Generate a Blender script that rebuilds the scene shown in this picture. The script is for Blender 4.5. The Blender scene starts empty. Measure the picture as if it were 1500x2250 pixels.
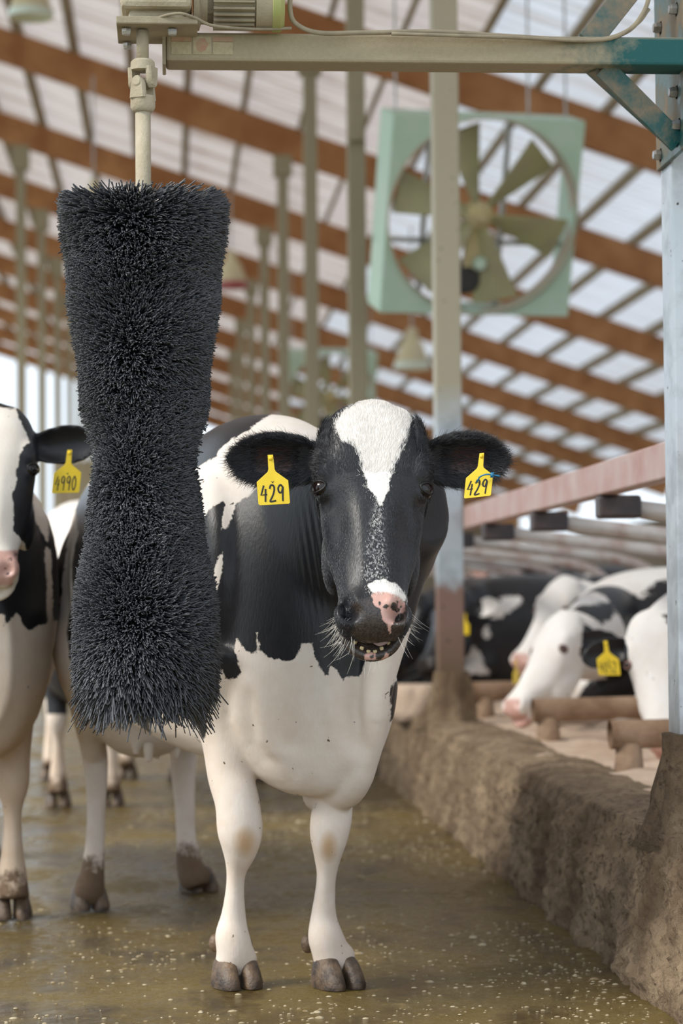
import bpy, math, random
import numpy as np
from mathutils import Vector, Matrix, noise

sc = bpy.context.scene
COL = sc.collection
random.seed(7)
RNG = np.random.default_rng(7)
PI = math.pi

# ---------------------------------------------------------------- camera
F_PX = 5000.0                       # focal length for a 1500 x 2250 frame
CAM = np.array([0.0, 0.0, 0.89])
YAW = math.atan(380 / F_PX)         # camera turned right of the barn's long axis (+Y)
PITCH = math.atan(193 / F_PX)       # and tipped up a little
ROLL = math.radians(0.5)
_fh = np.array([math.sin(YAW), math.cos(YAW), 0.0])
_R0 = np.array([math.cos(YAW), -math.sin(YAW), 0.0])
_F = _fh * math.cos(PITCH) + np.array([0, 0, math.sin(PITCH)])
_U0 = np.cross(_R0, _F)
_R = _R0 * math.cos(ROLL) + _U0 * math.sin(ROLL) * -1
_U = _U0 * math.cos(ROLL) + _R0 * math.sin(ROLL)
cam_data = bpy.data.cameras.new('camera')
cam = bpy.data.objects.new('camera', cam_data)
COL.objects.link(cam)
m = Matrix.Identity(4)
for i in range(3):
    m[i][0], m[i][1], m[i][2], m[i][3] = _R[i], _U[i], -_F[i], CAM[i]
cam.matrix_world = m
cam_data.sensor_fit = 'VERTICAL'
cam_data.sensor_height = 36.0
cam_data.lens = F_PX / 2250 * 36.0
cam_data.clip_end = 400
cam_data.dof.use_dof = True
cam_data.dof.focus_distance = 4.82
cam_data.dof.aperture_fstop = 3.2
sc.camera = cam

# ---------------------------------------------------------------- world, sun, exposure
world = bpy.data.worlds.new('sky')
sc.world = world
world.use_nodes = True
bg = world.node_tree.nodes['Background']
bg.inputs[0].default_value = (0.80, 0.90, 1.0, 1)
bg.inputs[1].default_value = 1.1
sun_data = bpy.data.lights.new('sun', 'SUN')
sun_data.energy = 3.3
sun_data.angle = math.radians(24)
sun_data.color = (1.0, 0.95, 0.86)
sun = bpy.data.objects.new('sun', sun_data)
COL.objects.link(sun)
sun.rotation_euler = Vector((0.68, 0.24, -0.69)).to_track_quat('-Z', 'Y').to_euler()
sc.view_settings.view_transform = 'Standard'
sc.view_settings.look = 'None'
sc.view_settings.gamma = 1.0
sc.view_settings.use_curve_mapping = False
sc.view_settings.exposure = 0.5


# ---------------------------------------------------------------- survey helpers
def at(px, py, d):
    """world point seen at photo position (px, py), d metres in front of the lens"""
    return CAM + d * (_F + _R * ((px - 750) / F_PX) + _U * ((1125 - py) / F_PX))


def on_z(px, py, z=0.0):
    r = _F + _R * ((px - 750) / F_PX) + _U * ((1125 - py) / F_PX)
    return CAM + r * ((z - CAM[2]) / r[2])


def on_x(px, py, x):
    r = _F + _R * ((px - 750) / F_PX) + _U * ((1125 - py) / F_PX)
    return CAM + r * ((x - CAM[0]) / r[0])


def survey(P):
    """inverse of at() for an (N,3) array: bearing on the cow's front, in survey units"""
    q = np.asarray(P) - CAM
    d = q @ _F
    return np.stack([750 + F_PX * (q @ _R) / d, 1125 - F_PX * (q @ _U) / d], 1)


# ---------------------------------------------------------------- naming
def tag(o, label=None, cat=None, group=None, kind=None):
    if label: o['label'] = label
    if cat: o['category'] = cat
    if group: o['group'] = group
    if kind: o['kind'] = kind
    return o


def empty(name, loc=(0, 0, 0), rz=0.0, parent=None):
    o = bpy.data.objects.new(name, None)
    o.empty_display_size = 0.1
    COL.objects.link(o)
    o.location = loc
    o.rotation_euler = (0, 0, rz)
    if parent: o.parent = parent
    return o


def link(name, me, mat=None, parent=None, loc=None):
    o = bpy.data.objects.new(name, me)
    COL.objects.link(o)
    if mat is not None and not me.materials: me.materials.append(mat)
    if parent is not None: o.parent = parent
    if loc is not None: o.location = loc
    return o


def copy_tree(o, parent=None):
    c = o.copy()
    COL.objects.link(c)
    c.parent = parent
    for ch in list(o.children):
        copy_tree(ch, c)
    return c


# ---------------------------------------------------------------- mesh builder
def basis(d):
    d = np.asarray(d, float); d = d / np.linalg.norm(d)
    a = np.array([0, 0, 1.0]) if abs(d[2]) < 0.9 else np.array([1.0, 0, 0])
    x = np.cross(a, d); x /= np.linalg.norm(x)
    return x, np.cross(d, x), d


def unit(v):
    v = np.asarray(v, float)
    return v / np.linalg.norm(v)


def spline(rows, n):
    """Catmull-Rom through the rows (each a list of numbers), n steps per span"""
    A = np.asarray(rows, float)
    out = []
    for i in range(len(A) - 1):
        p0 = A[i - 1] if i else 2 * A[0] - A[1]
        p1, p2 = A[i], A[i + 1]
        p3 = A[i + 2] if i + 2 < len(A) else 2 * A[-1] - A[-2]
        for k in range(n):
            t = k / n
            out.append(0.5 * (2 * p1 + (p2 - p0) * t + (2 * p0 - 5 * p1 + 4 * p2 - p3) * t * t + (3 * p1 - p0 - 3 * p2 + p3) * t ** 3))
    out.append(A[-1])
    return np.array(out)


class MB:
    def __init__(s):
        s.v, s.f, s.n = [], [], 0

    def add(s, V, F):
        V = np.asarray(V, float)
        s.v.append(V)
        s.f += [tuple(i + s.n for i in f) for f in F]
        s.n += len(V)
        return s

    def box(s, c, size, ax=None, taper=1.0):
        """centre, full sizes, optional 3 axes"""
        x, y, z = ax if ax is not None else np.eye(3)
        h = np.asarray(size, float) / 2
        V = [np.asarray(c) + x * sx * h[0] * (taper if sz > 0 else 1) + y * sy * h[1] * (taper if sz > 0 else 1) + z * sz * h[2]
             for sx in (-1, 1) for sy in (-1, 1) for sz in (-1, 1)]
        return s.add(V, [(0, 1, 3, 2), (4, 6, 7, 5), (0, 4, 5, 1), (2, 3, 7, 6), (0, 2, 6, 4), (1, 5, 7, 3)])

    def bar(s, a, b, w, h, up=(0, 0, 1)):
        """box beam from a to b, w across, h along up"""
        a, b = np.asarray(a, float), np.asarray(b, float)
        d = unit(b - a)
        x = unit(np.cross(d, up)); z = np.cross(x, d)
        return s.box((a + b) / 2, (w, np.linalg.norm(b - a), h), (x, d, z))

    def loft(s, rings, cap=True, closed=True):
        rings = [np.asarray(r) for r in rings]
        n = len(rings[0]); k = len(rings)
        V = np.concatenate(rings)
        F = []
        for i in range(k - 1):
            for j in range(n if closed else n - 1):
                a, b = i * n + j, i * n + (j + 1) % n
                F.append((a, b, b + n, a + n))
        if cap and closed:
            V = np.concatenate([V, [rings[0].mean(0)], [rings[-1].mean(0)]])
            for j in range(n):
                F.append((k * n, (j + 1) % n, j))
                F.append((k * n + 1, (k - 1) * n + j, (k - 1) * n + (j + 1) % n))
        return s.add(V, F)

    def tube(s, pts, r, n=10, cap=True):
        pts = np.asarray(pts, float)
        r = np.broadcast_to(np.asarray(r, float), (len(pts),))
        rings = []
        x = None
        for i, p in enumerate(pts):
            t = unit(pts[min(i + 1, len(pts) - 1)] - pts[max(i - 1, 0)])
            if x is None: x, y, _ = basis(t)
            else:
                x = unit(x - t * (x @ t)); y = np.cross(t, x)
            a = np.arange(n) * 2 * PI / n
            rings.append(p + r[i] * (np.cos(a)[:, None] * x + np.sin(a)[:, None] * y))
        return s.loft(rings, cap)

    def lathe(s, prof, c, axis=(0, 0, 1), n=24, cap=True):
        """profile of (radius, height) along an axis"""
        x, y, d = basis(axis)
        a = np.arange(n) * 2 * PI / n
        ring = np.cos(a)[:, None] * x + np.sin(a)[:, None] * y
        return s.loft([np.asarray(c) + d * h + ring * r for r, h in prof], cap)

    def prism(s, poly, o, ax, t):
        """polygon (2D) in the plane ax[0], ax[1] at o, thickness t along ax[2]"""
        x, y, z = [np.asarray(a, float) for a in ax]
        P = np.array([np.asarray(o) + x * u + y * v for u, v in poly])
        n = len(P)
        V = np.concatenate([P - z * t / 2, P + z * t / 2])
        F = [tuple(range(n - 1, -1, -1)), tuple(range(n, 2 * n))] + [(i, (i + 1) % n, n + (i + 1) % n, n + i) for i in range(n)]
        return s.add(V, F)

    def ball(s, c, r, n=16, ax=None):
        r = np.broadcast_to(np.asarray(r, float), (3,))
        x, y, z = ax if ax is not None else np.eye(3)
        rings = []
        for i in range(1, n):
            p = PI * i / n
            a = np.arange(2 * n) * PI / n
            rings.append(np.asarray(c) + (np.cos(a) * math.sin(p) * r[0])[:, None] * x + (np.sin(a) * math.sin(p) * r[1])[:, None] * y - math.cos(p) * r[2] * np.asarray(z))
        return s.loft(rings)

    def mesh(s, name, smooth=False, origin=None):
        V = np.concatenate(s.v)
        if origin is not None: V = V - np.asarray(origin)
        me = bpy.data.meshes.new(name)
        me.from_pydata(V.tolist(), [], s.f)
        me.update()
        if smooth: me.shade_smooth()
        return me

    def build(s, name, mat=None, parent=None, smooth=False, origin=None, bevel=0.0, auto=None):
        """origin: world point that becomes the object's location (top level) or the parent's location"""
        if origin is None and parent is not None:
            origin = np.array(parent.matrix_basis.translation) if parent.parent is None else np.array(parent.parent.matrix_basis.translation)
            o = link(name, s.mesh(name, smooth, origin), mat, parent)
        elif origin is not None and parent is None:
            o = link(name, s.mesh(name, smooth, origin), mat, None, origin)
        else:
            o = link(name, s.mesh(name, smooth, origin), mat, parent)
        if bevel:
            b = o.modifiers.new('b', 'BEVEL'); b.width = bevel; b.segments = 2; b.limit_method = 'ANGLE'
        if auto is not None:
            o.data.shade_smooth(); o.data.set_sharp_from_angle(angle=auto)
        return o


# ---------------------------------------------------------------- materials
class NT:
    def __init__(s, name):
        s.m = bpy.data.materials.new(name)
        s.m.use_nodes = True
        s.t = s.m.node_tree
        s.b = s.t.nodes['Principled BSDF']
        s.out = s.t.nodes['Material Output']
        s._co = None

    def n(s, typ, **kw):
        nd = s.t.nodes.new(typ)
        for k, v in kw.items():
            if isinstance(k, str) and hasattr(nd, k): setattr(nd, k, v)
        return nd

    def set(s, sock, v):
        if hasattr(v, 'is_output'): s.t.links.new(v, sock)
        elif isinstance(v, (tuple, list)) and len(v) == 3 and sock.type == 'RGBA': sock.default_value = (*v, 1)
        else: sock.default_value = v

    def co(s, scale=(1, 1, 1)):
        if s._co is None: s._co = s.n('ShaderNodeTexCoord').outputs['Object']
        if tuple(scale) == (1, 1, 1): return s._co
        mp = s.n('ShaderNodeMapping')
        s.set(mp.inputs['Vector'], s._co); mp.inputs['Scale'].default_value = scale
        return mp.outputs[0]

    def noise(s, scale=5, detail=4, rough=.55, co=None, dist=0.0):
        nd = s.n('ShaderNodeTexNoise')
        s.set(nd.inputs['Vector'], co if co is not None else s.co())
        nd.inputs['Scale'].default_value = scale; nd.inputs['Detail'].default_value = detail
        nd.inputs['Roughness'].default_value = rough; nd.inputs['Distortion'].default_value = dist
        return nd.outputs[0]

    def ramp(s, x, lo, hi, a=0.0, b=1.0, smooth=False):
        nd = s.n('ShaderNodeMapRange')
        if smooth: nd.interpolation_type = 'SMOOTHSTEP'
        s.set(nd.inputs[0], x)
        for i, v in ((1, lo), (2, hi), (3, a), (4, b)): s.set(nd.inputs[i], v)
        return nd.outputs[0]

    def mix(s, f, a, b):
        nd = s.n('ShaderNodeMix', data_type='RGBA')
        s.set(nd.inputs[0], f); s.set(nd.inputs[6], a); s.set(nd.inputs[7], b)
        return nd.outputs[2]

    def math(s, op, a, b=0.0):
        nd = s.n('ShaderNodeMath', operation=op)
        s.set(nd.inputs[0], a); s.set(nd.inputs[1], b)
        return nd.outputs[0]

    def attr(s, name):
        nd = s.n('ShaderNodeAttribute', attribute_name=name)
        return nd.outputs['Fac']

    def bump(s, h, strength=.3, dist=.01, normal=None):
        nd = s.n('ShaderNodeBump')
        s.set(nd.inputs['Height'], h)
        nd.inputs['Strength'].default_value = strength; nd.inputs['Distance'].default_value = dist
        if normal is not None: s.set(nd.inputs['Normal'], normal)
        s.t.links.new(nd.outputs[0], s.b.inputs['Normal'])
        return nd.outputs[0]

    def p(s, **kw):
        names = dict(color='Base Color', rough='Roughness', metal='Metallic', spec='Specular IOR Level', coat='Coat Weight', trans='Transmission Weight', sheen='Sheen Weight', coat_rough='Coat Roughness', sss='Subsurface Weight')
        for k, v in kw.items(): s.set(s.b.inputs[names[k]], v)
        return s


def simple(name, c1, c2=None, scale=6, rough=.6, metal=0, spec=.5, bump=0, bscale=40, lo=.35, hi=.65, dist=.005):
    t = NT(name)
    t.p(rough=rough, metal=metal, spec=spec)
    if c2 is not None: t.p(color=t.mix(t.ramp(t.noise(scale, 5), lo, hi), c1, c2))
    else: t.p(color=c1)
    if bump: t.bump(t.noise(bscale, 5), bump, dist)
    return t.m


def dusty(name, paint, dust, rough=.7, lo=.3, hi=.5, scale=7, up=True):
    """painted steel under barn dust: dust lies thicker on faces that look up"""
    t = NT(name)
    f = t.ramp(t.noise(scale, 6, .65), lo, hi)
    if up:
        g = t.n('ShaderNodeNewGeometry')
        sp = t.n('ShaderNodeSeparateXYZ'); t.set(sp.inputs[0], g.outputs['Normal'])
        f = t.math('MAXIMUM', f, t.ramp(sp.outputs[2], .2, .7))
    t.p(color=t.mix(f, paint, t.mix(t.noise(60, 3), dust, tuple(c * .75 for c in dust))), rough=t.ramp(f, 0, 1, rough - .3, .9))
    t.bump(t.noise(220, 4), .25, .003)
    return t.m
# ---------------------------------------------------------------- materials of the barn
M = {}
M['rafter'] = simple('rafter_wood', (.28, .112, .036), (.42, .20, .078), 2.5, .75, bump=.2, bscale=30)
M['purlin'] = simple('purlin_wood', (.19, .145, .085), (.29, .23, .135), 3, .85, bump=.2, bscale=40)


def roof_mat(name, c, dirt_warm, tr):
    t = NT(name)
    s1 = t.noise(.9, 5, .6, t.co((.35, 2.2, 1)))
    s2 = t.noise(3.0, 4, .6, t.co((.5, 1.6, 1)))
    f = t.math('MULTIPLY', t.ramp(s1, .40, .64), t.ramp(s2, .3, .7, .35, 1))
    colr = t.mix(f, c, dirt_warm)
    t.p(color=colr, rough=.6)
    tl = t.n('ShaderNodeBsdfTranslucent'); t.set(tl.inputs[0], colr)
    mx = t.n('ShaderNodeMixShader'); mx.inputs[0].default_value = tr
    t.t.links.new(t.b.outputs[0], mx.inputs[1]); t.t.links.new(tl.outputs[0], mx.inputs[2])
    t.t.links.new(mx.outputs[0], t.out.inputs[0])
    return t.m


M['roof'] = roof_mat('roof_sheet_white', (.72, .655, .635), (.33, .235, .18), .42)
M['skylight'] = roof_mat('roof_sheet_clear', (.66, .69, .75), (.47, .44, .42), .52)
M['post_far'] = dusty('post_dusty', (.30, .30, .24), (.36, .32, .215), .7, .1, .35, 5, False)
M['rail'] = simple('rail_paint', (.43, .235, .195), (.53, .40, .355), 7, .55, bump=.1, lo=.3, hi=.7)
M['pipe'] = simple('pipe_rusty', (.52, .49, .47), (.30, .17, .13), 5, .5, .2, bump=.2, lo=.48, hi=.66)
M['clamp'] = simple('clamp_dark', (.045, .04, .045), (.10, .07, .06), 12, .5, .4)
M['mudpipe'] = simple('pipe_muddy', (.20, .12, .07), (.36, .25, .17), 9, .85, bump=.5, bscale=60, dist=.01)


def post_steel(name, zs, paint=(.47, .54, .60)):
    """galvanised below, dust above, rust then mud at the foot; zs = heights in the object's own frame"""
    t = NT(name)
    sp = t.n('ShaderNodeSeparateXYZ'); t.set(sp.inputs[0], t.co())
    z = t.math('ADD', sp.outputs[2], t.math('MULTIPLY', t.math('SUBTRACT', t.noise(5, 6, .65), .5), .45))
    steel = t.mix(t.ramp(t.noise(9, 5), .45, .62), paint, tuple(c * .72 for c in paint))
    c = t.mix(t.ramp(z, zs[0] - .03, zs[0] + .05), (.22, .13, .10), steel)
    c = t.mix(t.ramp(z, zs[1] - .05, zs[1] + .25), (.155, .10, .062), c)
    if len(zs) > 2: c = t.mix(t.ramp(z, zs[2] - .1, zs[2] + .12), c, (.40, .355, .25))
    sp2 = t.ramp(t.noise(38, 2, .5), .70, .74)
    c = t.mix(sp2, c, (.05, .04, .03))
    t.p(color=c, rough=.5, metal=.15)
    t.bump(t.noise(60, 4), .2, .004)
    return t.m


# wet yard floor: thin slurry over concrete
t = NT('wet_floor')
big = t.noise(.9, 5, .6)
mid = t.noise(4.5, 6, .65, t.co((1, .6, 1)))
c = t.mix(t.ramp(big, .38, .62), (.118, .080, .022), (.175, .125, .042))
c = t.mix(t.ramp(mid, .50, .66), c, (.060, .036, .009))
c = t.mix(t.ramp(t.noise(17, 5, .7), .60, .72), c, (.26, .19, .075))
wet = t.ramp(t.math('ADD', t.math('MULTIPLY', t.noise(26, 4, .7), .4), t.math('MULTIPLY', mid, .6)), .42, .56)
t.p(color=c, rough=t.ramp(wet, 0, 1, .45, .08), spec=t.ramp(wet, 0, 1, .12, .42))
h = t.math('ADD', t.math('MULTIPLY', t.noise(34, 6, .7), .6), t.math('MULTIPLY', t.noise(9, 5, .6), 1.1))
t.bump(t.math('ADD', h, t.math('MULTIPLY', t.noise(95, 5, .8), .55)), .60, .022)
M['floor'] = t.m

t = NT('dung_caked_concrete')
c = t.mix(t.ramp(t.noise(5, 6, .6), .36, .64), (.17, .112, .066), (.42, .31, .20))
c = t.mix(t.ramp(t.noise(40, 5, .7), .48, .66), c, (.13, .085, .052))
t.p(color=c, rough=.85, spec=.3)
t.bump(t.noise(55, 6, .7), .9, .02)
M['curb'] = t.m
t = NT('sand_bed')
c = t.mix(t.ramp(t.noise(3.5, 6, .6), .36, .66), (.72, .57, .45), (.52, .385, .285))
c = t.mix(t.ramp(t.noise(26, 5, .7), .60, .74), c, (.30, .20, .135))
t.p(color=c, rough=.95, spec=.15)
t.bump(t.noise(38, 6, .7), .8, .02)
M['sand'] = t.m
M['endwall'] = simple('end_wall_boards', (.20, .14, .09), (.30, .24, .17), 1.2, .9)
M['ground'] = simple('outside_ground', (.30, .28, .22), (.24, .25, .15), .4, .95)


# ---------------------------------------------------------------- floor, curb, sand bed
def grid(name, x0, x1, nx, y0, y1, ny, zf, mat, kind='structure', grade=1.0):
    X = np.linspace(x0, x1, nx)
    Y = y0 + (y1 - y0) * np.linspace(0, 1, ny) ** grade
    V = []
    for y in Y:
        for x in X: V.append((x, y, zf(x, y)))
    F = [(j * nx + i, j * nx + i + 1, (j + 1) * nx + i + 1, (j + 1) * nx + i) for j in range(ny - 1) for i in range(nx - 1)]
    me = bpy.data.meshes.new(name); me.from_pydata(V, [], F); me.update(); me.shade_smooth()
    return tag(link(name, me, mat), kind=kind)


def fbm(x, y, z=0.0, o=4):
    return noise.fractal(Vector((x, y, z)), 0.9, 2.1, o)


def zfloor(x, y):
    return -0.004 + .004 * fbm(x * 2.2, y * 2.2) + (.0035 * fbm(x * 14, y * 9, 4, 3) if y < 13 else 0)


floor = grid('floor', -7.0, 1.2, 150, 2.6, 62.0, 420, zfloor, M['floor'], grade=2.3)

# small pale glossy domes added to imitate sky glints on the slurry
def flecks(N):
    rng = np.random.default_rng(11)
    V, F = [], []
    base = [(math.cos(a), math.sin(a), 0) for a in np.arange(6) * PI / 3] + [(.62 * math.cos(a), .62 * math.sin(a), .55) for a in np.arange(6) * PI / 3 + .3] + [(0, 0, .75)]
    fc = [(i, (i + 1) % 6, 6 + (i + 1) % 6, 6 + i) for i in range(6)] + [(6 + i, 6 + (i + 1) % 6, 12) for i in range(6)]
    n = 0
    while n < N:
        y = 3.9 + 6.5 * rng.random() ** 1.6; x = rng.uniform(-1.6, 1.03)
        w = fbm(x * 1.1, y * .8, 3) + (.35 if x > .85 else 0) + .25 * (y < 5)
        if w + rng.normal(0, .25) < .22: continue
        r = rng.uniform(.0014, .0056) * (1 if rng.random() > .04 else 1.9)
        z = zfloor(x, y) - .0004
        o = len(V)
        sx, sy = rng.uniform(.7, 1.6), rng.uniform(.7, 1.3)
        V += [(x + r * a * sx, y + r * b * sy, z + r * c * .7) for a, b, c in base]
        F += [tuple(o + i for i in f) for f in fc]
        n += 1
    me = bpy.data.meshes.new('slurry_glints'); me.from_pydata(V, [], F); me.update(); me.shade_smooth()
    tag(link('slurry_glints', me, simple('glint_fleck', (.50, .43, .30), (.22, .16, .08), 30, .18, spec=.8)), 'pale glossy domes added as glints over the slurry floor', 'debris', kind='stuff')


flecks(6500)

POST_X, POST_Y0, POST_DY = 1.24, 5.30, 4.74


def curb_profile(y):
    r = lambda s, k: fbm(y * k, s * 7.3, s)
    return r


def make_curb():
    # cross-section from the foot of the face, over the edge, to the bed; lumpy along its length
    ys = np.concatenate([np.linspace(3.0, 10, 620), np.linspace(10.03, 14, 130), np.linspace(14.1, 40, 130)])
    us = np.linspace(0, 1, 56)
    V, F = [], []
    for y in ys:
        for u in us:
            if u < .68:
                s = u / .68
                x, z = 1.065 + .035 * s + .03 * s * s, -.02 + .365 * s
                a = .030 * (1 if s < .9 else .6)
            else:
                s = (u - .68) / .32
                x, z = 1.130 + .25 * s, .345 + .012 * math.sin(s * PI)
                a = .010
            d = fbm(y * 5, u * 4, 1) * a * .65 + abs(fbm(y * 15, u * 11, 2, 3)) * a * .8 + (fbm(y * 1.2, 3, u) * .02) + abs(fbm(y * 42, u * 30, 5, 2)) * a * .45
            if u < .68: x -= d; z += d * .3
            else: z += d
            V.append((x, y, z))
    n = len(us)
    F = [(j * n + i, (j + 1) * n + i, (j + 1) * n + i + 1, j * n + i + 1) for j in range(len(ys) - 1) for i in range(n - 1)]
    me = bpy.data.meshes.new('stall_curb'); me.from_pydata(V, [], F); me.update(); me.shade_smooth()
    o = tag(link('stall_curb', me, M['curb']), kind='structure')
    return o


make_curb()


def zbed(x, y):
    base = .345 + .02 * fbm(x * 1.5, y * 1.5, 3) + .022 * fbm(x * 6, y * 5, 9) + .010 * abs(fbm(x * 22, y * 20, 5, 3))
    e = min(1, max(0, (x - 1.15) / .15))
    hol = 1 - .05 * math.exp(-((x - 2.4) ** 2) / .8)
    return (.33 + (base - .33) * (.35 + .65 * e)) * hol


grid('sand_bed', 1.16, 7.5, 110, 3.0, 40.0, 330, zbed, M['sand'], grade=1.9)
grid('outside_ground', -60, 60, 8, -25, 160, 12, lambda x, y: -.06, M['ground'])

# ---------------------------------------------------------------- roof
SL = .34
RX0, RX1 = -6.6, 9.6
roof_z = lambda x: 6.24 - SL * x                     # centre line of the rafters
ca, sa = math.cos(math.atan(SL)), math.sin(math.atan(SL))
down = np.array([ca, 0, -sa]); nrm = np.array([sa, 0, ca]); yy = np.array([0, 1.0, 0])
ceiling = tag(empty('ceiling', (0, 0, 0)), kind='structure')
mid = (RX0 + RX1) / 2
mb = MB().box((0, 0, 0), ((RX1 - RX0) / ca, .13, .34), (down, yy, nrm))
rm = mb.mesh('rafter')
NR = 12
for k in range(0, NR + 1):
    link('rafter', rm, M['rafter'], ceiling, (mid, POST_Y0 + POST_DY * k, roof_z(mid)))
RY0, RY1 = 1.6, POST_Y0 + POST_DY * NR + 1.0
pm_ = MB().box((0, (RY0 + RY1) / 2, 0), (.045, RY1 - RY0, .15), (down, yy, nrm)).mesh('purlin')
x = RX0 + .1
while x < RX1:
    c_ = np.array([x, 0, roof_z(x)]) + nrm * .235
    link('purlin', pm_, M['purlin'], ceiling, c_)
    x += .605
# corrugated sheets, one metre of width each, running down the slope


def sheet(x0, x1):
    L = (x1 - x0) / ca
    ys, hs = [], []
    for i in range(4):
        for dy, h in ((0, 0), (.16, 0), (.185, .022), (.225, .022)):
            ys.append(i * .25 + dy); hs.append(h)
    ys.append(1.0); hs.append(0)
    V = []
    for s in np.linspace(0, L, 5):
        for y, h in zip(ys, hs):
            V.append(np.array([x0, y, roof_z(x0)]) + down * s + nrm * (.312 + h))
    n = len(ys)
    F = [(j * n + i, j * n + i + 1, (j + 1) * n + i + 1, (j + 1) * n + i) for j in range(4) for i in range(n - 1)]
    me = bpy.data.meshes.new('roof_sheet'); me.from_pydata([tuple(v) for v in V], [], F); me.update()
    return me


sh1, sh2 = sheet(RX0, 2.6), sheet(2.6, RX1)
y = RY0
while y < RY1 - .5:
    link('roof_sheet', sh1, M['roof'], ceiling, (0, y, 0))
    link('roof_sheet', sh2, M['skylight'], ceiling, (0, y, 0))
    y += 1.0

# end wall and the low right-hand side
EY = POST_Y0 + POST_DY * NR + .8
wb = empty('wall_back', (0, EY, 0)); tag(wb, kind='structure')
for x0 in np.arange(-3.2, 9.5, 1.0):
    MB().box((x0 + .5, EY + (.03 if int(x0 * 10) % 2 else 0), 2.4), (.98, .06, 4.8)).build('wall_panel', M['endwall'], wb)
wr = empty('wall_right', (9.4, 0, 0)); tag(wr, kind='structure')
for y0 in np.arange(4, EY, 3.0):
    MB().box((9.4, y0 + 1.5, 1.2), (.08, 2.97, 2.4)).build('wall_panel', M['endwall'], wr)

# ---------------------------------------------------------------- posts along the curb
LAB = ['pale galvanised post at the right edge carrying the brush arm',
       'dusty galvanised post standing behind the brown muzzle cow, red rail running past it',
       'dusty olive post left of the fan, small box strapped to it',
       'narrow olive post second behind the fan',
       'olive post with dark bracket under a rafter, third behind the fan',
       'thin far post fourth behind the fan', 'thin far post fifth behind the fan', 'thin far post sixth behind the fan',
       'thin far post seventh behind the fan']
for k in range(9):
    y = POST_Y0 + POST_DY * k
    zt = roof_z(POST_X) - .17
    z0 = .30
    root = tag(empty('steel_post', (POST_X, y, z0)), LAB[k], 'post', 'steel posts along the stall curb')
    mat_ = M['post_far'] if k > 1 else (post_steel('post_steel_near', (.02, .10), (.56, .61, .66)) if k == 0 else post_steel('post_steel_mid', (.66, .28, 1.42), (.45, .50, .54)))
    w = .115
    b = MB().box((POST_X, y, (z0 + zt) / 2), (w, w, zt - z0))
    b.build('shaft', mat_, root, bevel=.006)
    b = MB().box((POST_X, y, zt - .10), (.2, .17, .22))
    b.build('rafter_bracket', M['post_far'], root, bevel=.01)
    if k < 2:                       # caked mud round the foot
        pr = [(.15, .0), (.125, .06), (.098, .13), (.084, .22), (.078, .27)]
        mb = MB(); ring = []
        for r, h in pr:
            a = np.arange(40) * 2 * PI / 40
            rr = np.array([r * (1 + .28 * fbm(math.cos(q) * 2.2, math.sin(q) * 2.2, h * 9 + k)) for q in a])
            ring.append(np.stack([POST_X + rr * np.cos(a), y + rr * np.sin(a), np.full(40, z0 + h)], 1))
        mb.loft(ring).build('mud_foot', M['curb'], root, smooth=True)
    if k == 2:
        MB().box((POST_X + .0, y - .085, .89 + 3.12), (.10, .05, .26)).build('junction_box', M['post_far'], root, bevel=.008)

for i, k in enumerate(range(5, 12)):
    y = POST_Y0 + POST_DY * (k)
    xl = -1.85
    root = tag(empty('steel_post', (xl, y, 0)), ['nearest grey post of the left row, beside the bright openings', 'second grey post of the left row', 'third grey post of the left row', 'fourth grey post of the left row', 'fifth grey post of the left row', 'sixth grey post of the left row', 'last grey post of the left row'][i], 'post', 'steel posts in the left row')
    zt = roof_z(xl) - .17
    MB().box((xl, y, zt / 2), (.12, .12, zt)).build('shaft', M['post_far'], root)
    MB().box((xl, y, zt - .15), (.22, .16, .3)).build('rafter_bracket', M['post_far'], root)

# painted rail behind the posts
RAIL_X = POST_X + .0575 + .032
rl = tag(empty('stall_rail', (RAIL_X, 5, 1.25)), 'faded red painted square rail running along the row of posts', 'rail')
for i, (a, b) in enumerate(((4.4, 10.04), (10.05, 19.5), (19.51, 34))):
    MB().box((RAIL_X, (a + b) / 2, 1.25), (.06, b - a, .098)).build('rail_length', M['rail'], rl, bevel=.006)

# stall dividers: upper loops, and the low pipes along the bed
NM = ['nearest rusty stall loop, beside the right post', 'second rusty stall loop from the right post', 'third rusty stall loop from the right post', 'fourth rusty stall loop from the right post', 'fifth stall loop, its bent end above the black cow',
      'sixth rusty stall loop from the right post', 'seventh rusty stall loop from the right post', 'eighth rusty stall loop from the right post', 'farthest rusty stall loop']
for k in range(9):
    y = 6.84 + 1.27 * k
    root = tag(empty('stall_loop', (1.36, y, .345)), NM[k], 'stall loop', 'stall loops under the red rail')
    P = [(1.37, y, 1.165), (1.9, y, 1.10), (2.12, y, 1.07), (2.26, y, 1.02), (2.33, y, .92), (2.31, y, .82), (2.24, y, .74), (2.16, y, .68), (2.13, y, .55), (2.13, y, .30)]
    MB().tube(spline(P, 5), .027, 12).build('loop_pipe', M['pipe'], root, smooth=True)
    MB().box((RAIL_X + .035, y, 1.165), (.13, .085, .07)).build('clamp', M['clamp'], root, bevel=.01)
NL = ['muddy floor pipe beside the right post, its open end facing the alley', 'muddy floor pipe in front of the white muzzle of the cow in profile', 'muddy floor pipe just right of the dusty post', 'low muddy floor pipe hidden behind the dusty post']
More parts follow.
